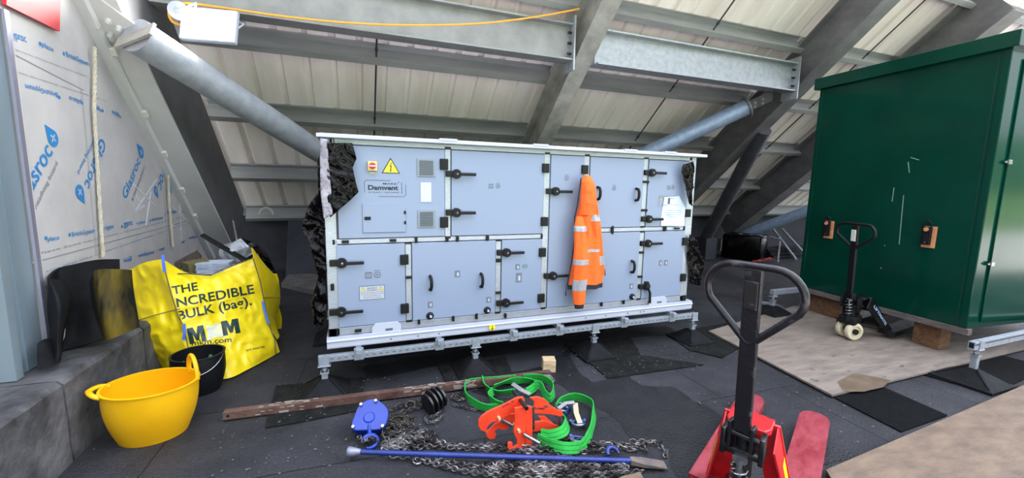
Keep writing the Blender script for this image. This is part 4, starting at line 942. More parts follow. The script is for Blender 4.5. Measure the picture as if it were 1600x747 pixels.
# ================================================================== PALLET TRUCKS
def pallet_truck(loc, rot, steer, lean, cf_, ct, cw, lab, grip, hz=0.46, X0=0.36, loopdrop=0, wr=1.0, SC=1.0, fw=0.16, gap=0.40, L=1.15, sticker_=None, tlen=0.80, writing=None, loopw=0.20, looph=0.22):
    root = thing('pallet_truck', lab, 'pallet truck', loc, (0,0,rot))
    B = lambda mb, n, m, par, **k: mb.build(n, m, par, local=True, **k)
    g2 = gap/2
    # frame head with the two raking arms
    mb = MB()
    hp = [(0.0,-0.07),(0.04,-0.09),(0.13,-0.09),(0.15,-0.05),(0.15,0.05),(0.13,0.09),(0.04,0.09),(0.0,0.07)]
    mb.prism(hp, 0.03, Matrix.Translation((0.02,0,hz-0.03)), 0.004)
    for s in (-1,1):
        # arm: folded sheet plate from head down to the fork heel
        a0 = Vector((0.13, s*0.06, hz-0.01)); a1 = Vector((X0+0.06, s*(g2+0.01), 0.10))
        mb.sweep([(-0.055,-0.006),(0.055,-0.006),(0.055,0.006),(-0.055,0.006)], a0, a1, (0,s,0.0), (a1-a0).cross(Vector((0,1,0))).normalized())
        # outer web of the arm
        o0 = a0+Vector((0,s*0.052,0)); o1 = a1+Vector((0,s*0.052,0))
        mb.add([o0, o1, o1+Vector((-0.05,0,-0.07)), o0+Vector((-0.07,0,-0.10)), o0+Vector((0,-s*0.008,0)), o1+Vector((0,-s*0.008,0)), o1+Vector((-0.05,-s*0.008,-0.07)), o0+Vector((-0.07,-s*0.008,-0.10))], [(0,1,2,3),(7,6,5,4),(0,4,5,1),(1,5,6,2),(2,6,7,3),(3,7,4,0)])
    mb.add([(0.15,-0.09,hz),(0.15,0.09,hz),(0.16,0.09,hz-0.16),(0.16,-0.09,hz-0.16),(0.158,-0.09,hz),(0.158,0.09,hz),(0.168,0.09,hz-0.16),(0.168,-0.09,hz-0.16)], [(0,1,2,3),(7,6,5,4),(0,4,5,1),(1,5,6,2),(2,6,7,3),(3,7,4,0)])
    head = B(mb, 'frame', cf_, root)
    for s in (-1,1):
        yc = s*(g2+fw/2-0.03); x0, x1 = X0, X0+L; h = fw/2
        pl = [(x0,yc-h),(x1-0.09,yc-h),(x1-0.03,yc-h*0.8),(x1,yc-h*0.35),(x1,yc+h*0.35),(x1-0.03,yc+h*0.8),(x1-0.09,yc+h),(x0,yc+h)]
        mb = MB(); mb.prism(pl, 0.006, Matrix.Translation((0,0,0.088)), 0)
        for a in (yc-h, yc+h-0.005): mb.rect(x0,x1-0.09,a,a+0.005,0.04,0.09)
        mb.rect(x0,x0+0.3,yc-h,yc+h,0.045,0.09)
        mb.sweep([(x1-0.09,0.088),(x1-0.002,0.088),(x1-0.002,0.06),(x1-0.09,0.05)],(0,yc-h*0.4,0),(0,yc+h*0.4,0),(1,0,0),(0,0,1))
        fk = B(mb, 'fork', grip['fork'], root)
        for k in (0,1):
            mb = MB(); mb.cyl((x1-0.16-0.09*k,yc-0.04,0.036),(x1-0.16-0.09*k,yc+0.04,0.036),0.035,20); B(mb, 'fork_roller', cw, fk, smooth=True)
        if sticker_:
            a0 = Vector((0.13, s*0.06, hz-0.01)); a1 = Vector((X0+0.06, s*(g2+0.01), 0.10)); dd2 = (a1-a0).normalized(); nrm2 = dd2.cross(Vector((0,1,0))).normalized()*1.0
            if nrm2.z < 0: nrm2 = -nrm2
            c0 = a0+dd2*0.20+nrm2*0.0075; c1 = a0+dd2*0.38+nrm2*0.0075
            mb = MB(); mb.add([c0+Vector((0,-0.03,0)),c0+Vector((0,0.03,0)),c1+Vector((0,0.03,0)),c1+Vector((0,-0.03,0))],[(0,1,2,3)])
            st = B(mb, 'sticker', sticker_, head)
            o0 = a0+Vector((0,s*0.0535,0)); mb = MB(); u0 = o0+dd2*0.14+Vector((-0.012,0,-0.012)); u1 = o0+dd2*0.32+Vector((-0.012,0,-0.012))
            mb.add([u0,u1,u1+Vector((-0.02,0,-0.035)),u0+Vector((-0.02,0,-0.035))],[(0,1,2,3)]); B(mb, 'sticker', sticker_, head)
    if writing:
        s = -1; a0 = Vector((0.13, s*0.06, hz-0.01)); a1 = Vector((X0+0.06, s*(g2+0.01), 0.10)); dd2 = (a1-a0).normalized()
        o0 = a0+Vector((0,s*0.054,0)); upv = Vector((dd2.z,0,-dd2.x)); upv = -upv if upv.z < 0 else upv
        mb = MB(); A = o0+dd2*0.08+Vector((0,0,0))-upv*0.05; text(mb, writing, A, A+dd2*0.28, upv, 0.035, 0.03, Vector((0,-0.002,0))); B(mb, 'frame_lettering', mat('pale_blue_lettering', srgb(150,175,205), None, rough=0.5), head)
    # rising links, lower A arm
    mb = MB()
    for s in (-1,1): mb.bar((0.04,s*0.08,0.16),(X0+0.06,s*(g2+0.02),0.075),0.03,0.02)
    B(mb, 'link_arm', grip['dark'], root)
    # pump
    mb = MB(); mb.cyl((0,0,0.17),(0,0,hz-0.02),0.038,20); mb.box((0.0,0,0.21),(0.17,0.15,0.09),bev=0.012); mb.cyl((-0.07,0,0.2),(-0.07,0,0.36),0.024,16); mb.cyl((0,0.0,hz-0.03),(0,0,hz+0.015),0.02,16)
    mb.box((0.0,0,hz-0.10),(0.11,0.17,0.03),bev=0.006); mb.box((-0.03,0.075,hz-0.06),(0.08,0.02,0.12),bev=0.004); mb.box((-0.03,-0.075,hz-0.06),(0.08,0.02,0.12),bev=0.004)
    pump = B(mb, 'pump', grip['dark'], root, smooth=True)
    mb = MB(); mb.cyl((-0.07,0,0.36),(-0.07,0,0.43),0.013,14); mb.cyl((-0.07,0,0.425),(-0.07,0,0.44),0.03,14); B(mb, 'piston', chrome, pump, smooth=True)
    mb = MB(); mb.tube([(-0.07+0.032*math.cos(t*0.7), 0.032*math.sin(t*0.7), 0.27+t*0.0035) for t in range(40)],0.004,6); B(mb, 'spring', chrome, pump)
    # steering wheels
    Rz = Matrix.Rotation(steer, 4, 'Z')
    for s in (-1,1):
        mb = MB(); mb.lathe([(0.03,-0.026),(0.06,-0.026),(0.086,-0.026),(0.092,-0.018),(0.092,0.018),(0.086,0.026),(0.06,0.026),(0.056,0.014),(0.03,0.014)], seg=32, M=Rz @ Matrix.Translation((0,s*0.055,0.092)) @ Matrix.Rotation(math.pi/2,4,'X'), close=True)
        wh = B(mb, 'wheel', cw, root, smooth=True)
        mb = MB()
        for k in range(5): mb.box((0.043,0,0),(0.05,0.014,0.02),Rz @ Matrix.Translation((0,s*0.055,0.092)) @ Matrix.Rotation(math.pi/2,4,'X') @ Matrix.Rotation(k*1.2566,4,'Z'))
        B(mb, 'wheel_spokes', cw, wh)
        mb = MB(); mb.cyl(Rz @ Vector((0,s*0.02,0.092)), Rz @ Vector((0,s*0.088,0.092)), 0.03, 16); B(mb, 'wheel_hub', grip['dark'], wh)
    mb = MB(); mb.box((0,0,0.155),(0.05,0.05,0.08)); B(mb, 'axle_block', grip['dark'], root)
    # tiller
    T = Rz @ Matrix.Translation((-0.045,0,hz-0.02)) @ Matrix.Rotation(lean, 4, 'Y')
    mb = MB(); mb.box((0,0,tlen/2+0.02),(0.028,0.064*SC,tlen),T,0.004)
    for s in (-1,1): mb.box((0,s*0.045,0.0),(0.05,0.016,0.12),T,0.004)
    mb.cyl(T @ Vector((0,-0.075,0.0)), T @ Vector((0,0.075,0.0)), 0.013, 12)
    til = B(mb, 'tiller', ct, root)
    mb = MB(); hw, hh = loopw, looph; z_top = tlen+0.03
    pts = []
    def arc(cx, cz, r, a0, a1, n=8):
        for i in range(n+1):
            a = math.radians(a0+(a1-a0)*i/n); pts.append((cx+r*math.cos(a), cz+r*math.sin(a)))
    r = hh*0.42
    arc(hw-r, z_top-r, r, 90, -30); arc(0.0, z_top-hh*1.2, 0.02, -50, -130, 2); arc(-hw+r, z_top-r, r, 210, 90)
    mb.tube([T @ Vector((0, a, b)) for a, b in pts], 0.0155, 12, closed=True, ref=(1,0,0)); lp = B(mb, 'handle_loop', ct, til, smooth=True)
    mb = MB(); mb.box((-0.0185,0,tlen-0.09),(0.008,0.05,0.12),T,0.002); B(mb, 'handle_plate', grip['plate'], til)
    return root, til, T
redp = mat('red_paint', srgb(215,32,38), srgb(190,26,34), 10, 0.35, 0, 0.05, 60, coat=0.2)
redf = mat('worn_red_fork', srgb(118,14,28), srgb(150,62,74), 5, 0.55, 0, 0.15, 60, det=10, stretch=(1,2.5,1), pos=(0.4,0.75), r2=0.7)
cream = mat('cream_nylon', srgb(215,205,175), srgb(190,180,150), 6, 0.5)
scuff = mat('scuffed_black', srgb(26,24,30), srgb(120,115,122), 9, 0.3, 0.15, 0.1, 40, det=10, pos=(0.60,0.80), r2=0.6)
ang = math.radians(29)
rt1 = pallet_truck((1.60,1.24,0), ang, math.radians(-8), math.radians(-3), redp, scuff, blk, 'red pallet truck with scuffed black loop handle in the foreground',
    dict(fork=redf, dark=blkg, plate=mat('worn_label', srgb(22,20,24), srgb(110,110,115), 14, 0.4, pos=(0.5,0.7))), SC=1.05, sticker_=mat('sticker_yellow', srgb(240,215,30), None, rough=0.4), tlen=0.73, fw=0.165, gap=0.27, L=1.22, loopw=0.183, looph=0.26, hz=0.55, X0=0.18)
rt2 = pallet_truck((4.93,2.74,0.034), math.radians(8), math.radians(-23), math.radians(-2), blkg, blk, cream, 'black pallet truck with cream wheels parked against the green cabinet',
    dict(fork=blkg, dark=blk, plate=mat('white_plate', srgb(215,215,205), None, rough=0.5)), tlen=0.76, writing='LIFTMATE', loopw=0.215, looph=0.2, gap=0.30, L=1.0, fw=0.15)
# ================================================================== YELLOW BULK BAG
from mathutils.bvhtree import BVHTree
yel = mat('yellow_woven', srgb(248,222,22), srgb(238,208,16), 4, 0.42, 0, 0.35, 9, coat=0.15)
def cloth_pts(rows):
    out = []
    for r in rows:
        o = []
        for p in r:
            if len(p) == 2: o.append(G(p[0], p[1], 0.012))
            else: o.append(YP(*p))
        out.append(o)
    return out
def cr(a, b, c, d, t):
    return 0.5*((2*b)+(c-a)*t+(2*a-5*b+4*c-d)*t*t+(3*b-a-3*c+d)*t*t*t)
def spl(P, t):
    n = len(P)-1; k = min(int(t*n), n-1); f = t*n-k
    return cr(P[max(k-1,0)], P[k], P[k+1], P[min(k+2,n)], f)
def surf(rows, u, v):
    return spl([spl(r, u) for r in rows], v)
def cloth(mb, rows, nu=40, nv=40, amp=0.012, sc=5, seed=0, th=0.004, wr=None):
    P = cloth_pts(rows)
    def fn(u, v):
        p = surf(P, u, v); e = min(1, 8*u, 8*(1-u), 8*v+0.2, 8*(1-v)+0.1)
        q = p*sc+Vector((seed,seed,seed)); a = (noise.noise(q)+0.6*(0.5-abs(noise.noise(q*2.1+Vector((3,1,0))))*2)*0.8)*amp*e
        d = Vector((0.2,-1,0.15)).normalized()
        p = p+d*a
        if p.z < 0.012: p.z = 0.012
        return p
    mb.grid(fn, nu, nv, th); return fn
bag = thing('bulk_bag', 'slumped yellow woven bulk bag with dark lettering beside the kerb', 'bag', (-1.1, 4.3, 0))
front = [[(254,405,3.98),(290,426,4.10),(330,430,4.22),(360,418,4.35),(396,402,4.45)],
         [(268,457,3.94),(305,455,4.02),(340,455,4.14),(375,450,4.25),(408,442,4.40)],
         [(284,505,3.90),(315,500,3.96),(345,497,4.05),(385,490,4.18),(418,500,4.30)],
         [(300,550,3.89),(325,545,3.86),(352,535,3.95),(392,535,4.05),(430,530,4.22)],
         [(296,585),(325,590),(355,592),(388,577),(437,550)]]
mb = MB(); cloth(mb, front, 70, 70, 0.036, 5, 1); fb = mb.build('front_panel', yel, bag, smooth=60)
left = [[(202,422,4.12),(228,410,4.05),(254,405,3.98)],
        [(208,460,4.10),(238,452,4.02),(268,457,3.94)],
        [(218,505,4.02),(250,500,3.96),(284,505,3.90)],
        [(232,535,3.98),(265,540,3.92),(300,550,3.89)],
        [(243,574),(270,584),(297,586)]]
mb = MB(); cloth(mb, left, 40, 60, 0.035, 5, 4); mb.build('side_panel', yel, bag, smooth=60)
right = [[(396,402,4.45),(393,387,4.50),(408,408,4.62)],
         [(408,442,4.40),(422,435,4.60),(433,438,4.80)],
         [(413,470,4.36),(428,468,4.60),(437,470,4.80)],
         [(419,505,4.32),(426,503,4.50),(431,495,4.75)],
         [(433,530,4.24),(436,525,4.40),(432,515,4.72)]]
mb = MB(); cloth(mb, right, 24, 40, 0.015, 6, 9); mb.build('side_panel', yel, bag, smooth=60)
mb = MB()
def backp(u, v): 
    x = -1.62+0.85*u; y = 4.78+0.1*math.sin(u*3)+0.1*v; z = 0.02+0.62*(1-v)+0.03*noise.noise(Vector((u*4,v*4,2)))
    return (x+0.03*noise.noise(Vector((u*5,v*3,0))), y, z)
mb.grid(backp, 20, 16, 0.004); mb.build('back_panel', yel, bag, smooth=60)
mb = MB(); mb.grid(lambda u, v: (-1.5+0.5*u, 4.1+0.6*v+0.15*u, 0.30+0.06*noise.noise(Vector((u*5,v*5,7)))), 16, 16, 0.02)
mb.build('rubble', mat('rubble', srgb(60,56,52), srgb(100,96,92), 12, 0.9, 0, 0.6), None, label='dark rubble filling the inside of the yellow bulk bag', cat='rubble', kind='stuff')
vsb = [fb.matrix_basis @ v.co + bag.location for v in fb.data.vertices]
bvh = BVHTree.FromPolygons([Vector(v) for v in vsb], [list(p.vertices) for p in fb.data.polygons])
def onbag(px, py, lift=0.0025):
    d = ray(px, py).normalized(); h = bvh.ray_cast(CP, d)
    if h[0] is None: return YP(px, py, 4.0)
    return h[0]-d*lift
def bagtext(mb, txt, a, b, ph, bold=0.0, shear=0.0):
    vs, fs = glyphs(txt, bold); x0 = min(v.x for v in vs); x1 = max(v.x for v in vs); y1 = max(v.y for v in vs)
    t = bmesh.new(); V = [t.verts.new(v) for v in vs]
    for f in fs:
        try: t.faces.new([V[i] for i in f])
        except ValueError: pass
    bmesh.ops.triangulate(t, faces=t.faces[:])
    for _ in range(3):
        L = [e for e in t.edges if e.calc_length() > 0.18]
        if L: bmesh.ops.subdivide_edges(t, edges=L, cuts=1); bmesh.ops.triangulate(t, faces=t.faces[:])
    A, B = Vector(a), Vector(b); d = (B-A); n = Vector((d.y, -d.x)).normalized()
    for v in t.verts:
        q = A+d*((v.co.x-x0)/(x1-x0))+n*(v.co.y/y1*ph)
        v.co = onbag(q.x, q.y)
    mb.merge(t)
dg = mat('dark_green_print', srgb(22,52,52), None, rough=0.5)
mb = MB()
bagtext(mb,'THE',(270,460),(310,453),12.5,0.02); bagtext(mb,'INCREDIBLE',(271,481),(398,458),14,0.02); bagtext(mb,'BULK (bag).',(279,500),(394,476),14,0.02)
bagtext(mb,'mkm.com',(300,540),(362,534),8,0.01); bagtext(mb,'for building materials',(300,550),(345,543),4,0.0) ; mb2 = MB(); bagtext(mb2,'and materials',(385,549),(414,543),4,0.01); mb2.build('small_lettering', dg, bag)
def bagM(mb, a, b, ph):
    t = bmesh.new(); pr = [(0,0),(0,1),(0.36,1),(0.5,0.55),(0.64,1),(1,1),(1,0),(0.72,0),(0.72,0.6),(0.58,0.12),(0.42,0.12),(0.28,0.6),(0.28,0)]
    t.faces.new([t.verts.new((x,y,0)) for x, y in pr]); bmesh.ops.triangulate(t, faces=t.faces[:])
    for _ in range(3):
        L = [e for e in t.edges if e.calc_length() > 0.2]
        if L: bmesh.ops.subdivide_edges(t, edges=L, cuts=1); bmesh.ops.triangulate(t, faces=t.faces[:])
    A, B = Vector(a), Vector(b); d = B-A; n = Vector((d.y,-d.x)).normalized()
    for v in t.verts: q = A+d*v.co.x+n*v.co.y*ph; v.co = onbag(q.x, q.y)
    mb.merge(t)
bagM(mb,(297,538),(323,532),25); bagM(mb,(349,525),(376,520),23)
mb.build('lettering', dg, bag)
mb = MB(); V = []
q = [(323,511),(350,505),(352,524),(324,531)]
def quadon(u, v): 
    a = Vector(q[0]).lerp(Vector(q[1]), u); b = Vector(q[3]).lerp(Vector(q[2]), u); c = a.lerp(b, v); return onbag(c.x, c.y, 0.002)
mb.grid(quadon, 12, 12); mb.build('pale_print', mat('pale_yellow_print', srgb(238,232,170), None, rough=0.5), bag)
mb = MB(); _l = onbag; onbag = lambda px, py, lift=0.0025: _l(px, py, 0.004)
bagtext(mb,'K',(327,530),(350,524),21,0.05); mb.build('pale_letter', mat('pale_grey_print', srgb(214,216,200), None, rough=0.5), bag); onbag = _l
# seams, straps
seam = mat('seam_thread', srgb(90,88,66), None, rough=0.9); strap = mat('blue_strap', srgb(70,110,205), None, rough=0.7)
mb = MB()
def pol(mb, pts, r): mb.tube([YP(*p)+Vector((0,-0.012,0)) for p in pts], r, 6)
pol(mb, [(254,405,3.96),(268,457,3.92),(279,492,3.9),(288,510,3.88),(294,540,3.86),(302,552,3.86)], 0.004)
pol(mb, [(302,552,3.85),(318,552,3.82),(344,533,3.9)], 0.004)
pol(mb, [(216,500,4.0),(250,490,3.94),(282,482,3.9)], 0.0035)
pol(mb, [(262,428,4.02),(290,427,4.06),(330,430,4.19),(345,422,4.26),(396,403,4.42)], 0.005)
pol(mb, [(396,403,4.42),(408,442,4.37),(414,475,4.32),(420,505,4.28),(430,530,4.19),(432,552,4.12)], 0.005)
pol(mb, [(411,465,4.34),(425,464,4.5),(437,465,4.7)], 0.0035)
mb.build('seams', seam, bag, smooth=True)
for pts in (((289,505,3.87),(290,520,3.85),(288,530,3.85)),((411,470,4.33),(415,487,4.3),(420,505,4.27)),((256,398,3.97),(257,410,3.95),(259,425,3.94))):
    mb = MB(); P = [YP(*p)+Vector((0,-0.02,0)) for p in pts]; mb.ribbon(P, [Vector((1,0,0))]*3, 0.02, 0.004); mb.build('lifting_strap', strap, bag, label='blue lifting strap')
# ================================================================== TUB AND BUCKET
def tub(name, lab, cat, base, rim, ba, bb, ra, rb, ang_, m, thick=0.006, nz=12, bulge=0.02):
    root = thing(name, lab, cat, base); base, rim = Vector(base), Vector(rim); ca, sa = math.cos(ang_), math.sin(ang_)
    prof = []
    for i in range(nz+1): t = i/nz; prof.append((t, ba+(ra-ba)*t+bulge*math.sin(t*math.pi), bb+(rb-bb)*t+bulge*math.sin(t*math.pi)))
    seg = 56; vs = []; fs = []
    def ring(t, a, b):
        c = base.lerp(rim, t)
        for k in range(seg):
            h = 2*math.pi*k/seg; x, y = a*math.cos(h), b*math.sin(h); vs.append(c+Vector((x*ca-y*sa, x*sa+y*ca, 0)))
    rings = [(t,a,b) for t,a,b in prof]+[(1.0,ra+0.008,rb+0.008),(1.02,ra+0.008,rb+0.008),(1.02,ra-thick,rb-thick)]+[(max(t,0.02),a-thick,b-thick) for t,a,b in prof[::-1]]
    for r in rings: ring(*r)
    for i in range(len(rings)-1):
        for k in range(seg): fs.append((i*seg+k, i*seg+(k+1)%seg, (i+1)*seg+(k+1)%seg, (i+1)*seg+k))
    fs.append(tuple(range(seg))); fs.append(tuple((len(rings)-1)*seg+k for k in range(seg)))
    mb = MB(); mb.add(vs, fs); mb.build('tub_body', m, root, smooth=50)
    return root
ty = mat('yellow_rubber', srgb(240,182,8), srgb(230,168,4), 3, 0.42, 0, 0.05, 30)
a, b = G(163,606,0.34), G(306,590,0.36); rimc = (a+b)/2; ang_ = math.atan2(b.y-a.y, b.x-a.x); ra = (b-a).length/2
bc_ = G(241,676,0.0)
tb = tub('flexible_tub', 'bright yellow flexible rubber tub with two loop handles on the deck', 'tub', (bc_.x,bc_.y,0.0), (rimc.x,rimc.y,0.345), ra*0.73, 0.155, ra, 0.205, ang_, ty)
for s, th_ in ((-1, math.radians(196)), (1, math.radians(38))):
    ex = Vector((math.cos(ang_),math.sin(ang_),0)); ey = Vector((-math.sin(ang_),math.cos(ang_),0)); e = rimc+ex*ra*math.cos(th_)*0.98+ey*0.205*math.sin(th_)*0.98
    u_ = (-ex*ra*math.sin(th_)+ey*0.205*math.cos(th_)).normalized(); o = Vector((u_.y,-u_.x,0))
    up_ = (0.13, -0.0) if s > 0 else (0.02, 0.05)
    hl = 0.085
    if s > 0:
        q1, q2 = [rimc+ex*ra*0.99*math.cos(math.radians(t_))+ey*0.203*math.sin(math.radians(t_)) for t_ in (8, 58)]
        e = (q1+q2)/2; u_ = (q1-q2).normalized(); hl = (q1-q2).length/2; o = Vector((0,0,0))
    pts = []
    for k in range(13):
        h = math.pi*k/12; pts.append(Vector((e.x,e.y,0.335))+u_*math.cos(h)*hl+(Vector((0,0,1))*up_[0]+o*up_[1])*math.sin(h)**0.8 - o*0.02*abs(math.cos(h)))
    mb = MB(); mb.tube(pts, 0.013, 10, flat=(1,1.2)); mb.build('tub_handle', ty, tb, smooth=True)
bb_ = G(312,612,0.0)
bk = tub('bucket', 'black plastic bucket standing between the yellow tub and the yellow bag', 'bucket', (bb_.x-0.0,bb_.y+0.03,0), (bb_.x,bb_.y+0.03,0.29), 0.125, 0.125, 0.165, 0.165, 0, blk)
mb = MB(); 
for k in range(14):
    h = k*2.4; r = 0.03+0.009*k; c = Vector((bb_.x+r*math.cos(h), bb_.y+0.03+r*math.sin(h), 0.20+0.01*math.sin(k*3)))
    mb.box((0,0,0),(0.06,0.02,0.015),Matrix.Translation(c) @ Matrix.Rotation(k*1.3,4,'Z') @ Matrix.Rotation(0.4,4,'X'),0.003)
mb.build('rubbish', mat('mixed_rubbish', srgb(110,120,110), srgb(60,110,70), 12, 0.6), None, label='grey and green rubbish lying inside the black bucket', cat='rubbish', kind='stuff')
mb = MB(); mb.tube([Vector((bb_.x+0.165*math.cos(h), bb_.y+0.03-0.02-0.16*abs(math.sin(h)), 0.28-0.10*abs(math.sin(h)))) for h in [math.pi*k/16 for k in range(17)]], 0.003, 6); mb.build('bucket_handle', chrome, bk)
# ================================================================== RUBBER SHEETS ON THE KERB
sheet = mat('black_sheet', srgb(13,14,16), srgb(26,27,30), 5, 0.75, 0, 0.3, 14, spec=0.2)
def cloth_thing(name, rows, m, lab, cat, th=0.012, amp=0.008, seed=0, nu=30, nv=24, zmin=None, sc=5):
    P = [[YP(*p) for p in r] for r in rows]; mb = MB()
    def fn(u, v):
        p = surf(P, u, v); p = p+Vector((0,-1,0))*noise.noise(p*sc+Vector((seed,0,0)))*amp
        if zmin is not None and p.z < zmin: p.z = zmin
        return p
    mb.grid(fn, nu, nv, th); return mb.build(name, m, None, smooth=50, label=lab, cat=cat)
cloth_thing('rubber_sheet', [[(100,437,3.42),(78,436,3.22),(74,432,3.30),(88,420,3.45),(115,413,3.50),(150,406,3.60),(185,405,3.70)],
    [(112,470,3.40),(95,480,3.12),(76,480,3.2),(80,470,3.40),(115,465,3.5),(150,460,3.55),(185,455,3.66)],
    [(100,520,3.4),(92,530,3.1),(80,530,3.2),(85,520,3.4),(115,520,3.5),(150,512,3.5),(175,500,3.6)],
    [(98,560,3.40),(92,566,3.05),(84,560,3.15),(88,555,3.35),(115,545,3.42),(150,535,3.45),(172,525,3.5)]], sheet, 'tall bent black rubber sheet standing on the kerb against the board wall', 'rubber sheet', zmin=0.485, nu=60, seed=2)
must = mat('mustard_stained_rubber', srgb(18,18,18), srgb(92,78,22), 2.2, 0.8, 0, 0.3, 14, spec=0.2, pos=(0.42,0.58), stretch=(3,1,0.6))
cloth_thing('rubber_sheet', [[(144,440,3.42),(150,425,3.30),(160,421,3.28),(180,421,3.30),(203,422,3.42)],
    [(146,460,3.40),(153,455,3.26),(165,455,3.24),(185,455,3.28),(206,455,3.4)],
    [(152,495,3.40),(160,490,3.22),(172,490,3.2),(190,490,3.24),(211,488,3.38)],
    [(166,530,3.36),(170,530,3.22),(178,528,3.18),(195,520,3.22),(215,512,3.36)]], must, 'folded black rubber sheet with mustard stain standing beside the yellow bag', 'rubber sheet', zmin=0.485, seed=5)
cloth_thing('rubber_offcut', [[(58,540,3.1),(68,532,3.15),(80,530,3.2)],[(58,560,3.0),(68,555,3.05),(80,555,3.1)],[(58,580,2.95),(70,575,3.0),(82,570,3.05)]], sheet, 'small dark rubber offcut on the kerb beside the column foot', 'rubber sheet', zmin=0.485, nu=8, nv=8)
# ================================================================== CLUTTER IN AND BEHIND THE BAG
wood = mat('dark_wood', srgb(62,52,46), srgb(88,74,64), 8, 0.85, 0, 0.4, 20, stretch=(6,1,1))
def pbar(name, a, b, w_, h, m, lab, cat, up=(0,0,1)):
    mb = MB(); mb.bar(YP(*a), YP(*b), w_, h, up, 0.003); return mb.build(name, m, None, label=lab, cat=cat)
pbar('timber_offcut', (276,416,4.75), (312,397,4.8), 0.14, 0.07, wood, 'dark timber offcut lying above the top edge of the yellow bag', 'timber')
pbar('cardboard_box', (290,420,4.6), (322,413,4.7), 0.16, 0.11, mat('dull_card', srgb(112,104,66), srgb(92,86,58), 6, 0.8), 'olive brown cardboard pressed behind the top edge of the yellow bag', 'box')
mb = MB(); c = YP(338,424,4.62)
for k in range(7): mb.box((0,0,0),(0.27-0.006*(k%3),0.2,0.011),Matrix.Translation(c+Vector((0.003*(k%2),0,0.015*k))) @ Matrix.Rotation(0.05*math.sin(k*2),4,'Z'))
mb.build('tile_stack', mat('pale_tiles', srgb(198,208,226), srgb(165,176,196), 14, 0.5), None, label='small stack of pale blue-white sheets behind the yellow bag', cat='sheets')
clr = mat('cloudy_plastic', srgb(176,180,186), srgb(110,114,122), 8, 0.25, 0, 0.8, 14, pos=(0.4,0.7), coat=0.5)
cloth_thing('plastic_bag', [[(345,383,4.9),(362,380,4.8),(375,373,4.85)],[(343,395,4.85),(365,392,4.70),(390,385,4.8)],[(350,412,4.85),(370,410,4.75),(396,396,4.85)]], clr, 'crumpled cloudy plastic bag poking up behind the yellow bag', 'plastic bag', th=0.004, amp=0.05, seed=3, sc=11)
cloth_thing('plastic_sheet', [[(374,372,5.1),(395,378,5.05),(410,388,5.1)],[(385,392,5.0),(405,398,4.9),(422,405,5.0)],[(395,412,5.0),(412,412,4.92),(430,425,5.0)],[(412,440,5.0),(424,438,4.95),(431,445,5.0)]], film, 'dark crinkled plastic sheet behind the right corner of the yellow bag', 'plastic sheet', th=0.004, amp=0.06, seed=6, sc=10)
mb = MB(); mb.cyl(YP(315,368,4.9), YP(386,410,4.55), 0.016, 10); mb.cyl(YP(318,366,4.9), YP(386,405,4.58), 0.009, 8); mb.build('black_pole', blkg, None, smooth=True, label='thin black pole sticking out of the yellow bag to the left', cat='pole')
mb = MB(); mb.tube([YP(364,345,6.4), YP(367,360,6.2), YP(370,375,5.2)], 0.01, 6); mb.build('thin_rod', galv, None, label='thin grey rod hanging below the lowest purlin behind the plastic bag', cat='rod')
mb = MB(); mb.tube([YP(406+10+10*math.cos(t), 334-9*math.sin(t), 7.85) for t in [math.pi*k/12-0.15 for k in range(14)]], 0.018, 8); mb.build('wire_loop', mat('cream_cable', srgb(190,188,180), None, rough=0.6), None, smooth=True, label='pale cable loop standing up against the lowest purlin', cat='cable')
mb = MB(); a = G(443,430); mb.bar(G(446,432), G(506,430), 0.05, 0.02, bev=0); 
bsh = MB(); P0_, P1_ = G(446,436), G(508,434); bsh.add([P0_, P1_, P1_+Vector((0.05,0.25,0.95)), P0_+Vector((0.05,0.25,0.92))]+[v+Vector((0,0.04,0)) for v in (P0_, P1_, P1_+Vector((0.05,0.25,0.95)), P0_+Vector((0.05,0.25,0.92)))],[(0,1,2,3),(7,6,5,4),(0,4,5,1),(1,5,6,2),(2,6,7,3),(3,7,4,0)])
mb.bm.free(); bsh.build('insulation_sheet', mat('navy_sheet', srgb(48,51,62), srgb(40,42,52), 3, 0.7), None, label='dark upright sheet leaning behind the left end of the white unit', cat='sheet')
outline_slab('foam_slab', [(440,449),(490,461),(503,448),(500,436),(455,430)], 0.002, 0.07, mat('grey_slab', srgb(118,114,112), srgb(84,82,82), 8, 0.8), 'flat grey slab lying on the deck left of the white unit', 'slab')
mb = MB(); mb.tube([YP(450,392,8.29),YP(470,388,8.29),YP(490,372,8.29),YP(505,365,8.29)], 0.02, 6); mb.build('black_cable', blk, None, smooth=True, label='dark cable sagging in front of the back wall left of the unit', cat='cable')
# ================================================================== RUSTY BAR, BLOCK
rust = mat('rusty_steel', srgb(66,38,31), srgb(100,74,64), 7, 0.8, 0.1, 0.4, 40, det=10, stretch=(1,1,1))
rb_ = thing('steel_bar', 'long rusty steel bar lying across the deck in front of the unit', 'bar', G(350,650,0))
mb = MB(); A, B = G(350,648,0.04), G(860,584,0.04); mb.bar(A, B, 0.052, 0.055, bev=0.003); bar_ = mb.build('bar', rust, rb_)
mb = MB(); dv = (B-A).normalized(); sv = Vector((-dv.y, dv.x, 0)).normalized()
rnd = random.Random(4)
for k in range(70):
    t = rnd.choice((rnd.uniform(0.08,0.25), rnd.uniform(0.5,0.62), rnd.uniform(0.66,0.72))); s = rnd.uniform(0.004,0.016)
    c = A+dv*(B-A).length*t
    if rnd.random() < 0.5: c = c-sv*0.0268+Vector((0,0,rnd.uniform(-0.02,0.024))); mb.bar(c-dv*s*2, c+dv*s*2, 0.001, s, (0,0,1))
    else: c = c+sv*rnd.uniform(-0.022,0.022)+Vector((0,0,0.0282)); mb.bar(c-dv*s*2, c+dv*s*2, s, 0.001)
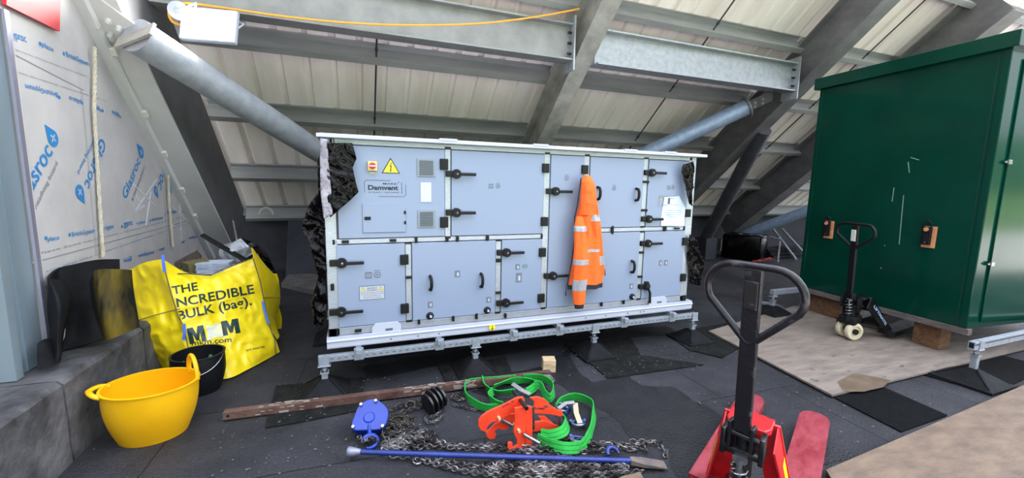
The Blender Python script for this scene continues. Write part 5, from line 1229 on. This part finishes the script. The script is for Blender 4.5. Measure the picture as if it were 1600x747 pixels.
mb.build('paint_flakes', mat('white_flakes', srgb(140,132,124), None, rough=0.8), bar_, kind='stuff')
mb = MB(); mb.cyl(A+dv*0.03-sv*0.027, A+dv*0.03-sv*0.0255, 0.009, 12); mb.build('bolt_hole', blk, bar_)
mb = MB(); c = G(857,579); mb.box((0,0,0.055),(0.11,0.10,0.11),Matrix.Translation((c.x,c.y,0.002)) @ Matrix.Rotation(-0.3,4,'Z'),0.004); mb.build('wood_block', mat('fresh_wood', srgb(206,184,150), srgb(176,148,112), 5, 0.7, 0, 0.2, 30, stretch=(1,6,6)), None, label='pale wooden block at the right end of the rusty bar', cat='block')
# ================================================================== CHAINS
def links(mb, pts, L=0.034, r=0.0042, w_=0.022, seed=0):
    "interlocking oval links along a polyline"
    P = [Vector(p) for p in pts]; seg = [(P[i+1]-P[i]).length for i in range(len(P)-1)]; tot = sum(seg); step = L*0.70; n = int(tot/step)
    rnd = random.Random(seed)
    for k in range(n):
        s = (k+0.5)*step; i = 0
        while i < len(seg)-1 and s > seg[i]: s -= seg[i]; i += 1
        c = P[i].lerp(P[i+1], min(1, s/max(seg[i],1e-6))); t = (P[i+1]-P[i]).normalized()
        side = t.cross(Vector((0,0,1))); side = side.normalized() if side.length > 1e-3 else Vector((1,0,0)); upv = side.cross(t)
        a = math.radians(45 if k % 2 else -45)+rnd.uniform(-0.3,0.3); wv = side*math.cos(a)+upv*math.sin(a)
        pp = []
        for h in range(10):
            q = 2*math.pi*h/10; pp.append(c+t*math.cos(q)*L/2*(0.95)+wv*math.sin(q)*w_/2)
        mb.tube(pp, r, 5, closed=True)
def gp(pts, z=0.015): return [G(px,py,z) for px,py in pts]
steelc = mat('zinc_chain', srgb(128,124,124), srgb(52,48,48), 9, 0.35, 0.75, pos=(0.4,0.6))
darkc = mat('oily_chain', srgb(44,40,38), srgb(84,78,72), 40, 0.45, 0.6)
def chain(paths, m, lab, L=0.042, r=0.0052, w_=0.027, z=0.012, grp='lifting chains'):
    mb = MB()
    for i, p in enumerate(paths):
        q = gp(p, z+0.006*(i%3)); n = len(q)
        S2 = [spl(q, k/(n*5)) for k in range(n*5+1)]
        links(mb, S2, L, r, w_, i)
    return mb.build('chain', m, None, smooth=True, label=lab, cat='chain', group=grp)
def pile(cx, cy, rx, ry, n, seed, jit=1.0):
    rnd = random.Random(seed); pts = []; a = 0
    for k in range(n):
        a += rnd.uniform(0.6,1.9); rr = rnd.uniform(0.25,1.0)
        pts.append((cx+rx*rr*math.cos(a), cy+ry*rr*math.sin(a)))
    return pts
chain([[(610,690),(660,697),(720,700),(790,703),(860,707),(930,705),(990,697),(1035,690)], [(640,676),(700,694),(760,699),(830,706)], [(700,699),(780,695),(860,700),(940,693),(1000,697),(1010,706)], [(985,690),(1020,692),(1040,706),(1036,716)], [(860,690),(905,688),(960,697),(1000,705)]], steelc, 'silver chain stretched along the far side of the blue bar')
chain([[(610,712),(680,718),(740,728),(800,738),(880,744),(960,742),(1010,735)], [(650,716),(720,735),(800,745),(870,752)], pile(860,726,90,14,26,3), pile(900,735,90,12,26,5), pile(800,728,60,9,18,8), pile(930,728,60,8,18,11)], steelc, 'heaped silver chain on the near side of the blue bar', z=0.014)
chain([pile(640,690,34,12,24,2), pile(620,697,24,9,18,4), pile(655,682,30,11,20,6)], steelc, 'pile of chain spilling from the blue chain hoist', z=0.02)
chain([pile(625,657,32,10,22,12), pile(612,672,22,9,16,13), [(610,640),(640,628),(665,630),(640,640),(615,650)]], darkc, 'dark oily chain behind the blue chain hoist', z=0.015)
chain([[(700,622),(725,618),(745,628),(760,636),(740,640),(705,632)], pile(718,620,16,8,14,21), [(690,640),(678,650),(664,652),(670,660),(684,656),(694,648)]], steelc, 'fine chain running out of the small black chain block', L=0.026, r=0.0032, w_=0.017)
# ================================================================== BLUE BAR
cb_ = mat('blue_paint', srgb(28,50,125), srgb(22,40,105), 8, 0.4, 0.1, 0.1, 40)
bb = thing('crowbar', 'long blue crowbar with bare steel chisel end lying over the chains', 'crowbar', G(545,706,0))
A, B = G(556,706,0.05), G(985,720,0.045); mb = MB(); mb.tube([A, A.lerp(B,0.5), B], 0.015, 12); mb.build('shaft', cb_, bb, smooth=True)
dv = (B-A).normalized(); mb = MB(); mb.tube([A-dv*0.045, A-dv*0.04, A-dv*0.02, A+dv*0.03],[0.028,0.030,0.026,0.015],14); mb.build('struck_head', mat('bruised_blue_steel', srgb(60,76,130), srgb(140,140,150), 12, 0.5, 0.4), bb, smooth=True)
E_ = G(1040,727,0.02); sv = Vector((-dv.y,dv.x,0)).normalized(); mb = MB()
vs = [B-sv*0.018+Vector((0,0,0.014)),B+sv*0.018+Vector((0,0,0.014)),B+sv*0.018-Vector((0,0,0.014)),B-sv*0.018-Vector((0,0,0.014))]
m2 = B.lerp(E_,0.35); vs += [m2-sv*0.034+Vector((0,0,0.010)),m2+sv*0.034+Vector((0,0,0.010)),m2+sv*0.034-Vector((0,0,0.010)),m2-sv*0.034-Vector((0,0,0.010))]
vs += [E_-sv*0.034+Vector((0,0,0.003)),E_+sv*0.034+Vector((0,0,0.003)),E_+sv*0.034-Vector((0,0,0.003)),E_-sv*0.034-Vector((0,0,0.003))]
mb.add(vs, [(0,1,2,3),(8,9,10,11)]+[(o+i,o+(i+1)%4,o+4+(i+1)%4,o+4+i) for o in (0,4) for i in range(4)])
mb.build('chisel_end', mat('rubbed_steel', srgb(130,116,106), srgb(86,84,92), 12, 0.5, 0.4), bb)
# ================================================================== BLUE CHAIN HOIST
hb = mat('hoist_blue', srgb(20,52,150), srgb(16,42,128), 6, 0.38, 0.1, 0.05, 30)
hc = G(578,672)
hoist = thing('chain_hoist', 'blue chain hoist lying on its side with bolted cover and hook', 'hoist', hc)
Mh = Matrix.Translation((hc.x,hc.y-0.03,0.085)) @ Matrix.Rotation(math.radians(-8),4,'Z') @ Matrix.Rotation(math.radians(38),4,'X')
def rpoly(pts, r, n=5):
    out = []; m = len(pts)
    for i in range(m):
        p, a, b = Vector(pts[i]), Vector(pts[i-1]), Vector(pts[(i+1)%m]); d1 = (a-p).normalized(); d2 = (b-p).normalized()
        s, e = p+d1*r, p+d2*r
        for k in range(n+1): t = k/n; out.append(tuple(s*(1-t)**2+p*2*t*(1-t)+e*t*t))
    return out
tp = rpoly([(-0.115,-0.07),(0.10,-0.085),(0.125,0.04),(0.03,0.13),(-0.07,0.10)], 0.05)
mb = MB(); mb.prism(tp, 0.05, Mh @ Matrix.Translation((0,0,-0.005)), 0.004); mb.build('cover', hb, hoist)
mb = MB(); mb.prism([(x*0.86,y*0.86) for x,y in tp], 0.07, Mh @ Matrix.Translation((0,-0.008,-0.075)), 0.004); mb.lathe([(0,0.052),(0.03,0.052),(0.036,0.045),(0,0.045)], seg=24, M=Mh); mb.build('gear_case', hb, hoist)
for x, y in ((-0.09,-0.052),(0.085,-0.066),(0.035,0.10),(-0.055,0.085)):
    mb = MB(); mb.lathe([(0,0.062),(0.010,0.062),(0.012,0.045),(0,0.045)], seg=6, M=Mh @ Matrix.Translation((x,y,0))); mb.build('cover_bolt', chrome, hoist)
def hook(mb, c, r, wr, M=None, a0=-60, a1=230):
    pts = [Vector((r*math.cos(math.radians(a)), r*math.sin(math.radians(a)), 0)) for a in range(a0, a1+1, 15)]
    n = len(pts); rr = [wr*(0.35+0.65*math.sin(math.pi*min(1,(i+1)/(n*0.55))*0.5)) for i in range(n)]
    T = Matrix.Translation(c) @ (M or Matrix.Identity(4)); mb.tube([T @ p for p in pts], rr, 10)
mb = MB(); kc = G(578,690,0.035); Mk = Matrix.Rotation(math.radians(25),4,'X')
hook(mb, kc, 0.042, 0.015, Mk, -120, 170); mb.cyl(kc+Vector((0.0,0.045,0.02)), kc+Vector((0,0.10,0.05)), 0.014, 10); mb.build('hook', hb, hoist, smooth=True)
mb = MB(); links(mb, [G(600,655,0.09),G(603,668,0.06),G(597,680,0.04),G(610,690,0.02)]); mb.build('load_chain', steelc, hoist, smooth=True)
mb = MB(); links(mb, [G(560,682,0.05),G(570,690,0.05),G(580,684,0.05),G(592,690,0.05)]); mb.build('load_chain', steelc, hoist, smooth=True)
# blue hook at the right
mb = MB(); hook(mb, G(958,708,0.03), 0.035, 0.013, Matrix.Rotation(0.5,4,'X'), -20, 200); mb.build('chain_hook', cb_, None, smooth=True, label='small blue hook lying among the chain near the chisel end', cat='hook')
mb = MB(); mb.tube([G(652+7*math.cos(a), 720+5*math.sin(a), 0.015) for a in [k*math.pi/6 for k in range(12)]], 0.006, 8, closed=True); mb.build('steel_ring', chrome, None, smooth=True, label='loose bright steel ring below the blue bar', cat='ring')
# ================================================================== BLACK CHAIN BLOCK
bc2 = G(681,646); cbk = thing('chain_block', 'small black ribbed chain block lying beside the rusty bar', 'hoist', bc2)
Mc = Matrix.Translation((bc2.x,bc2.y+0.03,0.085)) @ Matrix.Rotation(math.radians(25),4,'Z') @ Matrix.Rotation(math.radians(80),4,'Y')
for k, (r, z) in enumerate(((0.075,-0.06),(0.085,-0.025),(0.085,0.01),(0.075,0.045))):
    mb = MB(); mb.lathe([(0,-0.012),(r-0.012,-0.012),(r,-0.006),(r,0.006),(r-0.012,0.012),(0,0.012)], seg=28, M=Mc @ Matrix.Translation((0,0,z))); mb.build('housing_rib', blkg, cbk, smooth=True)
mb = MB(); mb.lathe([(0,-0.07),(0.05,-0.07),(0.05,0.06),(0,0.06)], seg=20, M=Mc); mb.build('drum', blk, cbk, smooth=True)
mb = MB(); mb.lathe([(0,0.0),(0.03,0.0),(0.034,-0.012),(0,-0.012)], seg=20, M=Mc @ Matrix.Translation((0,0,0.075))); mb.build('end_cap', galvd, cbk, smooth=True)
mb = MB(); hook(mb, Vector((bc2.x-0.16,bc2.y+0.12,0.03)), 0.032, 0.010, Matrix.Rotation(0.3,4,'X')); mb.build('hook', darkc, cbk, smooth=True)
# ================================================================== GREEN SLINGS
gs = mat('green_webbing', srgb(30,175,62), srgb(22,150,50), 60, 0.75, 0, 0.4, 90, stretch=(1,1,6))
gsd = mat('green_stripe', srgb(14,100,40), None, rough=0.8)
def c7(x, y): return (640+x/3.61, 540+y/3.61)
def sling(paths, lab, w_=0.062):
    root = None; mb = MB(); st = MB()
    for i, (p, tl) in enumerate(paths):
        q = [G(*c7(x,y), 0.045+0.012*(i%3)) for x,y in p]; n = len(q); N = n*7
        C = [spl(q, k/N) for k in range(N+1)]; W = []
        for k, c in enumerate(C):
            t = (C[min(k+1,N)]-C[max(k-1,0)]).normalized(); sd = t.cross(Vector((0,0,1))).normalized()
            a = tl+0.5*noise.noise(Vector((k*0.09,i*5,1))); W.append(Vector((0,0,1))*math.cos(a)+sd*math.sin(a))
        C = [Vector((c.x, c.y, max(c.z, 0.006+abs(W[k].z)*w_/2))) for k, c in enumerate(C)]
        mb.ribbon(C, W, w_, 0.006)
        for o in (-0.2, 0.2): st.ribbon([c+W[k]*w_*o for k, c in enumerate(C)], W, 0.003, 0.0085)
    o = mb.build('lifting_sling', gs, None, smooth=40, label=lab, cat='sling', group='green lifting slings')
    st.build('sling_stripes', gsd, o)
    return o
sling([([(600,185),(500,195),(400,200),(325,215),(312,260),(345,310),(430,350),(520,345)],0.1), ([(420,185),(430,230),(500,262),(590,262),(600,282)],0.5), ([(470,255),(450,290),(490,325),(530,335)],0.3),
       ([(470,235),(540,205),(610,195),(690,200),(720,215),(690,245),(660,262)],0.5), ([(640,180),(740,180),(805,220),(812,270),(790,300)],0.2), ([(790,300),(760,270),(740,225),(700,215)],0.2)], 'looped green lifting sling behind the orange beam clamp')
sling([([(820,350),(860,305),(930,288),(1010,310),(1040,350),(1035,430),(1012,510),(970,565),(890,578),(800,560),(720,525)],0.3), ([(860,395),(888,430),(870,480),(800,505),(740,500)],0.5)], 'green lifting sling looped round the two shackles', 0.066)
# grey strap ends
tape = mat('grey_webbing', srgb(140,138,140), None, rough=0.8)
mb = MB(); mb.ribbon([G(*c7(580,215),0.07),G(*c7(630,250),0.085),G(*c7(680,275),0.08)],[Vector((0.3,1,0.2))]*3,0.03,0.005); mb.build('strap_end', tape, None, label='grey strap end lying over the green sling loops', cat='strap')
mb = MB(); mb.ribbon([G(*c7(840,355),0.06),G(*c7(880,325),0.075),G(*c7(930,320),0.07)],[Vector((0.3,1,0.2))]*3,0.028,0.005); mb.build('strap_end', tape, None, label='grey strap end crossing the right green sling', cat='strap')
mb = MB(); mb.ribbon([G(*c7(730,178),0.03),G(*c7(790,176),0.05),G(*c7(818,195),0.03),G(*c7(790,205),0.02)],[Vector((0,0.3,1))]*4,0.035,0.005); mb.build('strap_end', tape, None, label='grey strap loop beside the pale wooden block', cat='strap')
mb = MB(); mb.ribbon([G(*c7(935,325),0.06),G(*c7(940,380),0.05),G(*c7(962,440),0.03)],[Vector((1,0,0.1))]*3,0.035,0.006); mb.build('strap_end', mat('beige_webbing', srgb(176,164,138), None, rough=0.8), None, label='beige strap end hanging down to the shackles', cat='strap')
# ================================================================== ORANGE BEAM CLAMP
ro = mat('clamp_orange', srgb(240,72,40), srgb(225,60,32), 10, 0.42, 0.05, 0.1, 50)
cl0 = G(*c7(640,600)); YC = cl0.y
clamp = thing('beam_clamp', 'orange-red steel beam clamp with hooked jaws and pivot bolts', 'clamp', (cl0.x, YC, 0))
def cplate(name, pts, y, th=0.012, m=None, zmin=0.002):
    poly = []
    for x, yy in pts:
        p = YP(*c7(x,yy), y); poly.append((p.x, max(p.z, zmin)))
    mb = MB(); mb.prism(poly, th, Matrix.Translation((0,y+th/2,0)) @ Matrix.Rotation(math.pi/2,4,'X'), 0.002); return mb.build(name, m or ro, clamp)
jawA = [(640,288),(648,305),(645,330),(620,350),(500,425),(465,430),(452,440),(440,452),(432,470),(442,482),(425,485),(400,475),(387,450),(388,420),(405,395),(440,370),(540,325),(605,290)]
jawA2 = [(560,385),(600,380),(600,430),(560,440),(550,470),(520,475),(500,465),(480,480),(488,500),(480,522),(455,528),(435,515),(430,490),(450,470),(480,440),(520,420),(530,400)]
jawB = [(590,350),(650,340),(655,400),(650,500),(648,560),(630,595),(600,603),(565,598),(552,575),(553,550),(565,540),(580,548),(575,565),(590,572),(605,555),(605,530),(590,500),(585,480),(592,420)]
jawC = [(655,335),(690,345),(692,430),(690,540),(690,600),(640,603),(650,560),(652,420)]
topR = [(676,292),(720,286),(760,300),(800,340),(835,362),(862,366),(862,400),(840,395),(780,385),(690,380),(688,350),(700,340),(700,310),(690,305)]
lowR = [(694,430),(760,420),(858,460),(858,492),(694,485)]
lnk = [(722,395),(760,395),(830,460),(820,478),(800,470),(740,420)]
cplate('jaw', jawA, YC+0.09); cplate('jaw', jawA2, YC+0.14); cplate('jaw', jawB, YC+0.02); cplate('jaw', jawB, YC+0.05)
cplate('centre_plate', jawC, YC+0.035); cplate('shackle_plate', topR, YC+0.16); cplate('shackle_plate', topR, YC+0.20); cplate('base_plate', lowR, YC+0.15); cplate('link_plate', lnk, YC+0.17)
def pin(x, y, y0_, y1_, r, m=chrome, n='pivot_bolt'):
    c = YP(*c7(x,y), (y0_+y1_)/2); mb = MB(); mb.cyl((c.x,y0_,c.z),(c.x,y1_,c.z),r,14); mb.build(n, m, clamp, smooth=True)
pin(622,305,YC-0.02,YC+0.20,0.012,blkg); pin(492,388,YC+0.06,YC+0.17,0.009,mat('brass_bolt', srgb(225,210,160), None, rough=0.4, metal=0.4)); pin(605,463,YC-0.01,YC+0.08,0.009,mat('brass_bolt',(0,0,0))); pin(758,327,YC+0.14,YC+0.22,0.008,chrome)
for p_, q_, r_s in ((YP(*c7(520,420),YC+0.12), YP(*c7(575,450),YC+0.12), 0.012),(YP(*c7(640,500),YC-0.0), YP(*c7(730,550),YC-0.03), 0.011),(YP(*c7(690,600),YC-0.02), YP(*c7(745,535),YC-0.03), 0.007)):
    mb = MB(); mb.cyl(p_, q_, r_s, 12); mb.build('spindle', chrome, clamp, smooth=True)
mb = MB(); mb.cyl(YP(*c7(840,395),YC+0.16), YP(*c7(838,465),YC+0.16), 0.013, 14); mb.cyl(YP(*c7(697,345),YC+0.14), YP(*c7(700,470),YC+0.14), 0.008, 12); mb.cyl(YP(*c7(670,345),YC+0.06), YP(*c7(672,370),YC+0.06), 0.016, 12); mb.build('threaded_pin', chrome, clamp, smooth=True)
mb = MB(); e = Vector((0,-0.002,0))
p0, p1 = YP(*c7(525,352),YC+0.083), YP(*c7(590,318),YC+0.083); dd3 = (p1-p0).normalized(); text(mb, 'SWL 3t', p0, p1, Vector((-dd3.z,0,dd3.x)), 0.018, 0.0, e)
p0, p1 = YP(*c7(690,355),YC+0.153), YP(*c7(760,362),YC+0.153); dd3 = (p1-p0).normalized(); text(mb, 'CLAMP', p0, p1, Vector((-dd3.z,0,dd3.x)), 0.012, 0.02, e)
mb.build('clamp_lettering', ink, clamp)
# shackles
zinc = mat('zinc_blue_shackle', srgb(150,158,178), srgb(90,104,150), 20, 0.28, 0.8)
def shackle(px, py, rot, lab):
    c = G(px, py, 0.02); T = Matrix.Translation(c) @ Matrix.Rotation(rot,4,'Z') @ Matrix.Rotation(0.25,4,'X')
    root = thing('bow_shackle', lab, 'shackle', c, group='steel bow shackles'); mb = MB(); pts = []
    for k in range(17):
        a = math.radians(-125+k*250/16+90); pts.append(T @ Vector((0.040*math.cos(a), 0.045+0.040*math.sin(a)-0.01, 0)))
    pts = [T @ Vector((0.022,-0.012,0))]+pts+[T @ Vector((-0.022,-0.012,0))]
    mb.tube(pts, 0.0095, 10); mb.build('bow', zinc, root, smooth=True)
    mb = MB(); mb.cyl(T @ Vector((-0.05,-0.014,0)), T @ Vector((0.045,-0.014,0)), 0.010, 12); mb.cyl(T @ Vector((-0.06,-0.014,0)), T @ Vector((-0.045,-0.014,0)), 0.018, 14); mb.cyl(T @ Vector((0.036,-0.014,0)), T @ Vector((0.05,-0.014,0)), 0.016, 6); mb.build('pin', mat('blue_pin', srgb(50,70,130), None, rough=0.35, metal=0.5), root, smooth=True)
shackle(*c7(945,430), math.radians(165), 'steel bow shackle inside the green sling loop, the farther one')
shackle(*c7(948,520), math.radians(150), 'steel bow shackle inside the green sling loop, the nearer one by the chain')
shackle(*c7(880,360), math.radians(40), 'steel bow shackle with blue pin between clamp and green sling')
# ================================================================== FLOODLIGHT AND CABLE
fy = 4.48; fc = YP(325,37,fy)
fl_ = thing('floodlight', 'glowing white LED floodlight hung on the galvanised beam at top left', 'lamp', fc)
hx, hz_ = 0.205, 0.135
Mf = Matrix.Translation(fc) @ Matrix.Rotation(math.radians(4),4,'Y') @ Matrix.Rotation(math.radians(-14),4,'X') @ Matrix.Rotation(math.radians(-12),4,'Z')
mb = MB(); mb.box((0,0.03,0),(hx*2+0.03,0.05,hz_*2+0.03),Mf,0.01)
for k in range(7): mb.box((-0.15+0.05*k,0.07,0),(0.008,0.04,hz_*1.7),Mf)
mb.build('lamp_housing', whitem, fl_)
mb = MB(); mb.box((0,0.002,0),(hx*2-0.01,0.008,hz_*2-0.01),Mf,0.003); mb.build('lamp_face', mat('lamp_glow', (1.0,0.99,0.95), None, emit=42), fl_)
mb = MB(); mb.tube([Mf @ Vector(v) for v in ((-hx-0.02,0.03,0),(-hx-0.02,0.12,0.1),(0,0.16,0.16),(hx+0.02,0.12,0.1),(hx+0.02,0.03,0))], 0.008, 6); mb.build('lamp_bracket', whitem, fl_)
jb_ = YP(280,18,4.55); jb0 = thing('junction_box', 'round white junction box on the beam beside the floodlight', 'junction box', jb_)
mb = MB(); mb.cyl(jb_+Vector((0,-0.03,0)), jb_+Vector((0,0.03,0)), 0.075, 24); mb.build('box_body', whitem, jb0, smooth=True)
mb = MB(); mb.cyl(jb_+Vector((0.0,-0.05,-0.01)), jb_+Vector((0,-0.03,-0.01)), 0.03, 16); mb.build('box_cap', galv, jb0, smooth=True)
mb = MB(); mb.tube([jb_+Vector((0,-0.04,0)),jb_+Vector((0.08,-0.06,0.03)),jb_+Vector((0.13,-0.03,0.08)),fc+Vector((-0.1,0.06,0.12))], 0.01, 8); mb.build('grey_flex', galv, jb0, smooth=True)
mb = MB(); C = [(285,40),(270,34),(264,22),(268,10),(285,5),(310,7),(360,14),(430,24),(520,34),(610,39),(700,39),(770,35),(840,26),(905,14)]
q = [YP(px,py,4.60 if k > 5 else 4.58) for k,(px,py) in enumerate(C)]; mb.tube([spl(q, k/90) for k in range(91)], 0.011, 8)
mb.build('orange_cable', mat('orange_cable', srgb(240,170,60), None, rough=0.5), None, smooth=True, label='orange cable draped along the galvanised beam to the middle rafter', cat='cable')
# ================================================================== CLUTTER AT THE BACK RIGHT
wc_ = thing('wrapped_crate', 'black film wrapped crate with shiny edges at the back by the wide rafter foot', 'crate', (7.2,6.6,0))
ka = G(1150,400)
a, b = G(1148,404), G(1212,412)
mb = MB(); mb.bar(a+Vector((0,0.3,0.30)), b+Vector((0,0.3,0.30)), 0.55, 0.56, bev=0.05); mb.disp(0.02, 5); mb.build('crate_body', film, wc_, smooth=30)
mb = MB()
for z in (0.56,): mb.tube([a.lerp(b,t)+Vector((0,-0.03,z+0.02*math.sin(t*25))) for t in [k/16 for k in range(17)]], 0.018, 6)
mb.tube([a+Vector((0,-0.04,0.05)), a+Vector((0,-0.04,0.5))], 0.02, 6); mb.tube([b+Vector((0,-0.04,0.05)), b+Vector((0,-0.04,0.5))], 0.02, 6)
mb.build('folded_edge', clear, wc_, smooth=True)
for k, (p, q_) in enumerate((((1208,358),(1226,382)),((1222,358),(1244,382)))):
    mb = MB(); P_, Q_ = YP(*p,7.6), YP(*q_,7.0); Q_ = P_+(Q_-P_)*((P_.z-0.02)/(P_.z-Q_.z)); mb.cyl(P_, Q_, 0.03, 10); mb.build('steel_tube', galvn, None, smooth=True, label=('shiny tube leaning behind the wrapped crate, left one of two','shiny tube leaning behind the wrapped crate, right one of two')[k], cat='tube', group='shiny leaning tubes')
c = G(1235,405); mb = MB()
for k in range(6): mb.bar(c+Vector((-0.4,0.2+0.08*k,0.05+0.07*(k%4))), c+Vector((0.5,0.1+0.09*k,0.04+0.07*(k%3))), 0.18, 0.05)
mb.disp(0.03,4); mb.build('dark_offcuts', sheet, None, label='heap of dark offcuts between wrapped crate and green cabinet', cat='offcuts', kind='stuff')
mb = MB(); c = G(1196,412); mb.grid(lambda u,v: (c.x-0.3+0.6*u, c.y+0.12*v, 0.05+0.05*u+0.03*noise.noise(Vector((u*6,v*6,0)))), 14, 6, 0.006); mb.build('red_cloth', mat('dark_red_cloth', srgb(120,18,24), None, rough=0.8), None, label='small dark red rag on the deck at the back', cat='rag')
mb = MB(); q = gp([(1180,472),(1205,476),(1222,482),(1232,490)],0.02); mb.tube([spl(q,k/12) for k in range(13)], [0.02+0.012*math.sin(k/12*3.14) for k in range(13)], 8, flat=(1,0.4)); mb.build('grey_strip', mat('grey_plastic', srgb(120,120,130), None, rough=0.6), None, smooth=True, label='curved grey plastic strip seen through the red truck handle loop', cat='strip')
# ================================================================== OUTSIDE (behind the camera, seen in the gloss of the cabinet)
grass = mat('grass_field', srgb(104,132,70), srgb(84,108,56), 0.6, 0.9)
pale = mat('pale_bounce_ground', srgb(206,203,198), srgb(188,186,182), 0.5, 0.9)
trees = mat('tree_line', srgb(30,52,30), srgb(48,74,40), 0.8, 0.9)
mb = MB(); mb.rect(-80, 100, -8.5, -1.62, -0.5, -0.02); mb.build('ground', pale, kind='structure')  # unseen ground, made pale to bounce light up to the roof
mb = MB(); mb.rect(-80, 100, -22, -8.5, -0.5, -0.03); mb.build('lawn', grass, kind='structure')
mb = MB(); mb.grid(lambda u,v: (-90+200*u, -22-16*v, -0.4+1.9*v), 10, 6); mb.build('grass_bank', grass, kind='structure')
mb = MB(); mb.grid(lambda u,v: (-95+210*u, -38-8*v, 1.4+(9+4*noise.noise(Vector((u*22,1,2)))+1.5*noise.noise(Vector((u*90,v*3,2))))*math.sin(v*1.57)), 200, 10); mb.build('tree_line', trees, kind='structure')
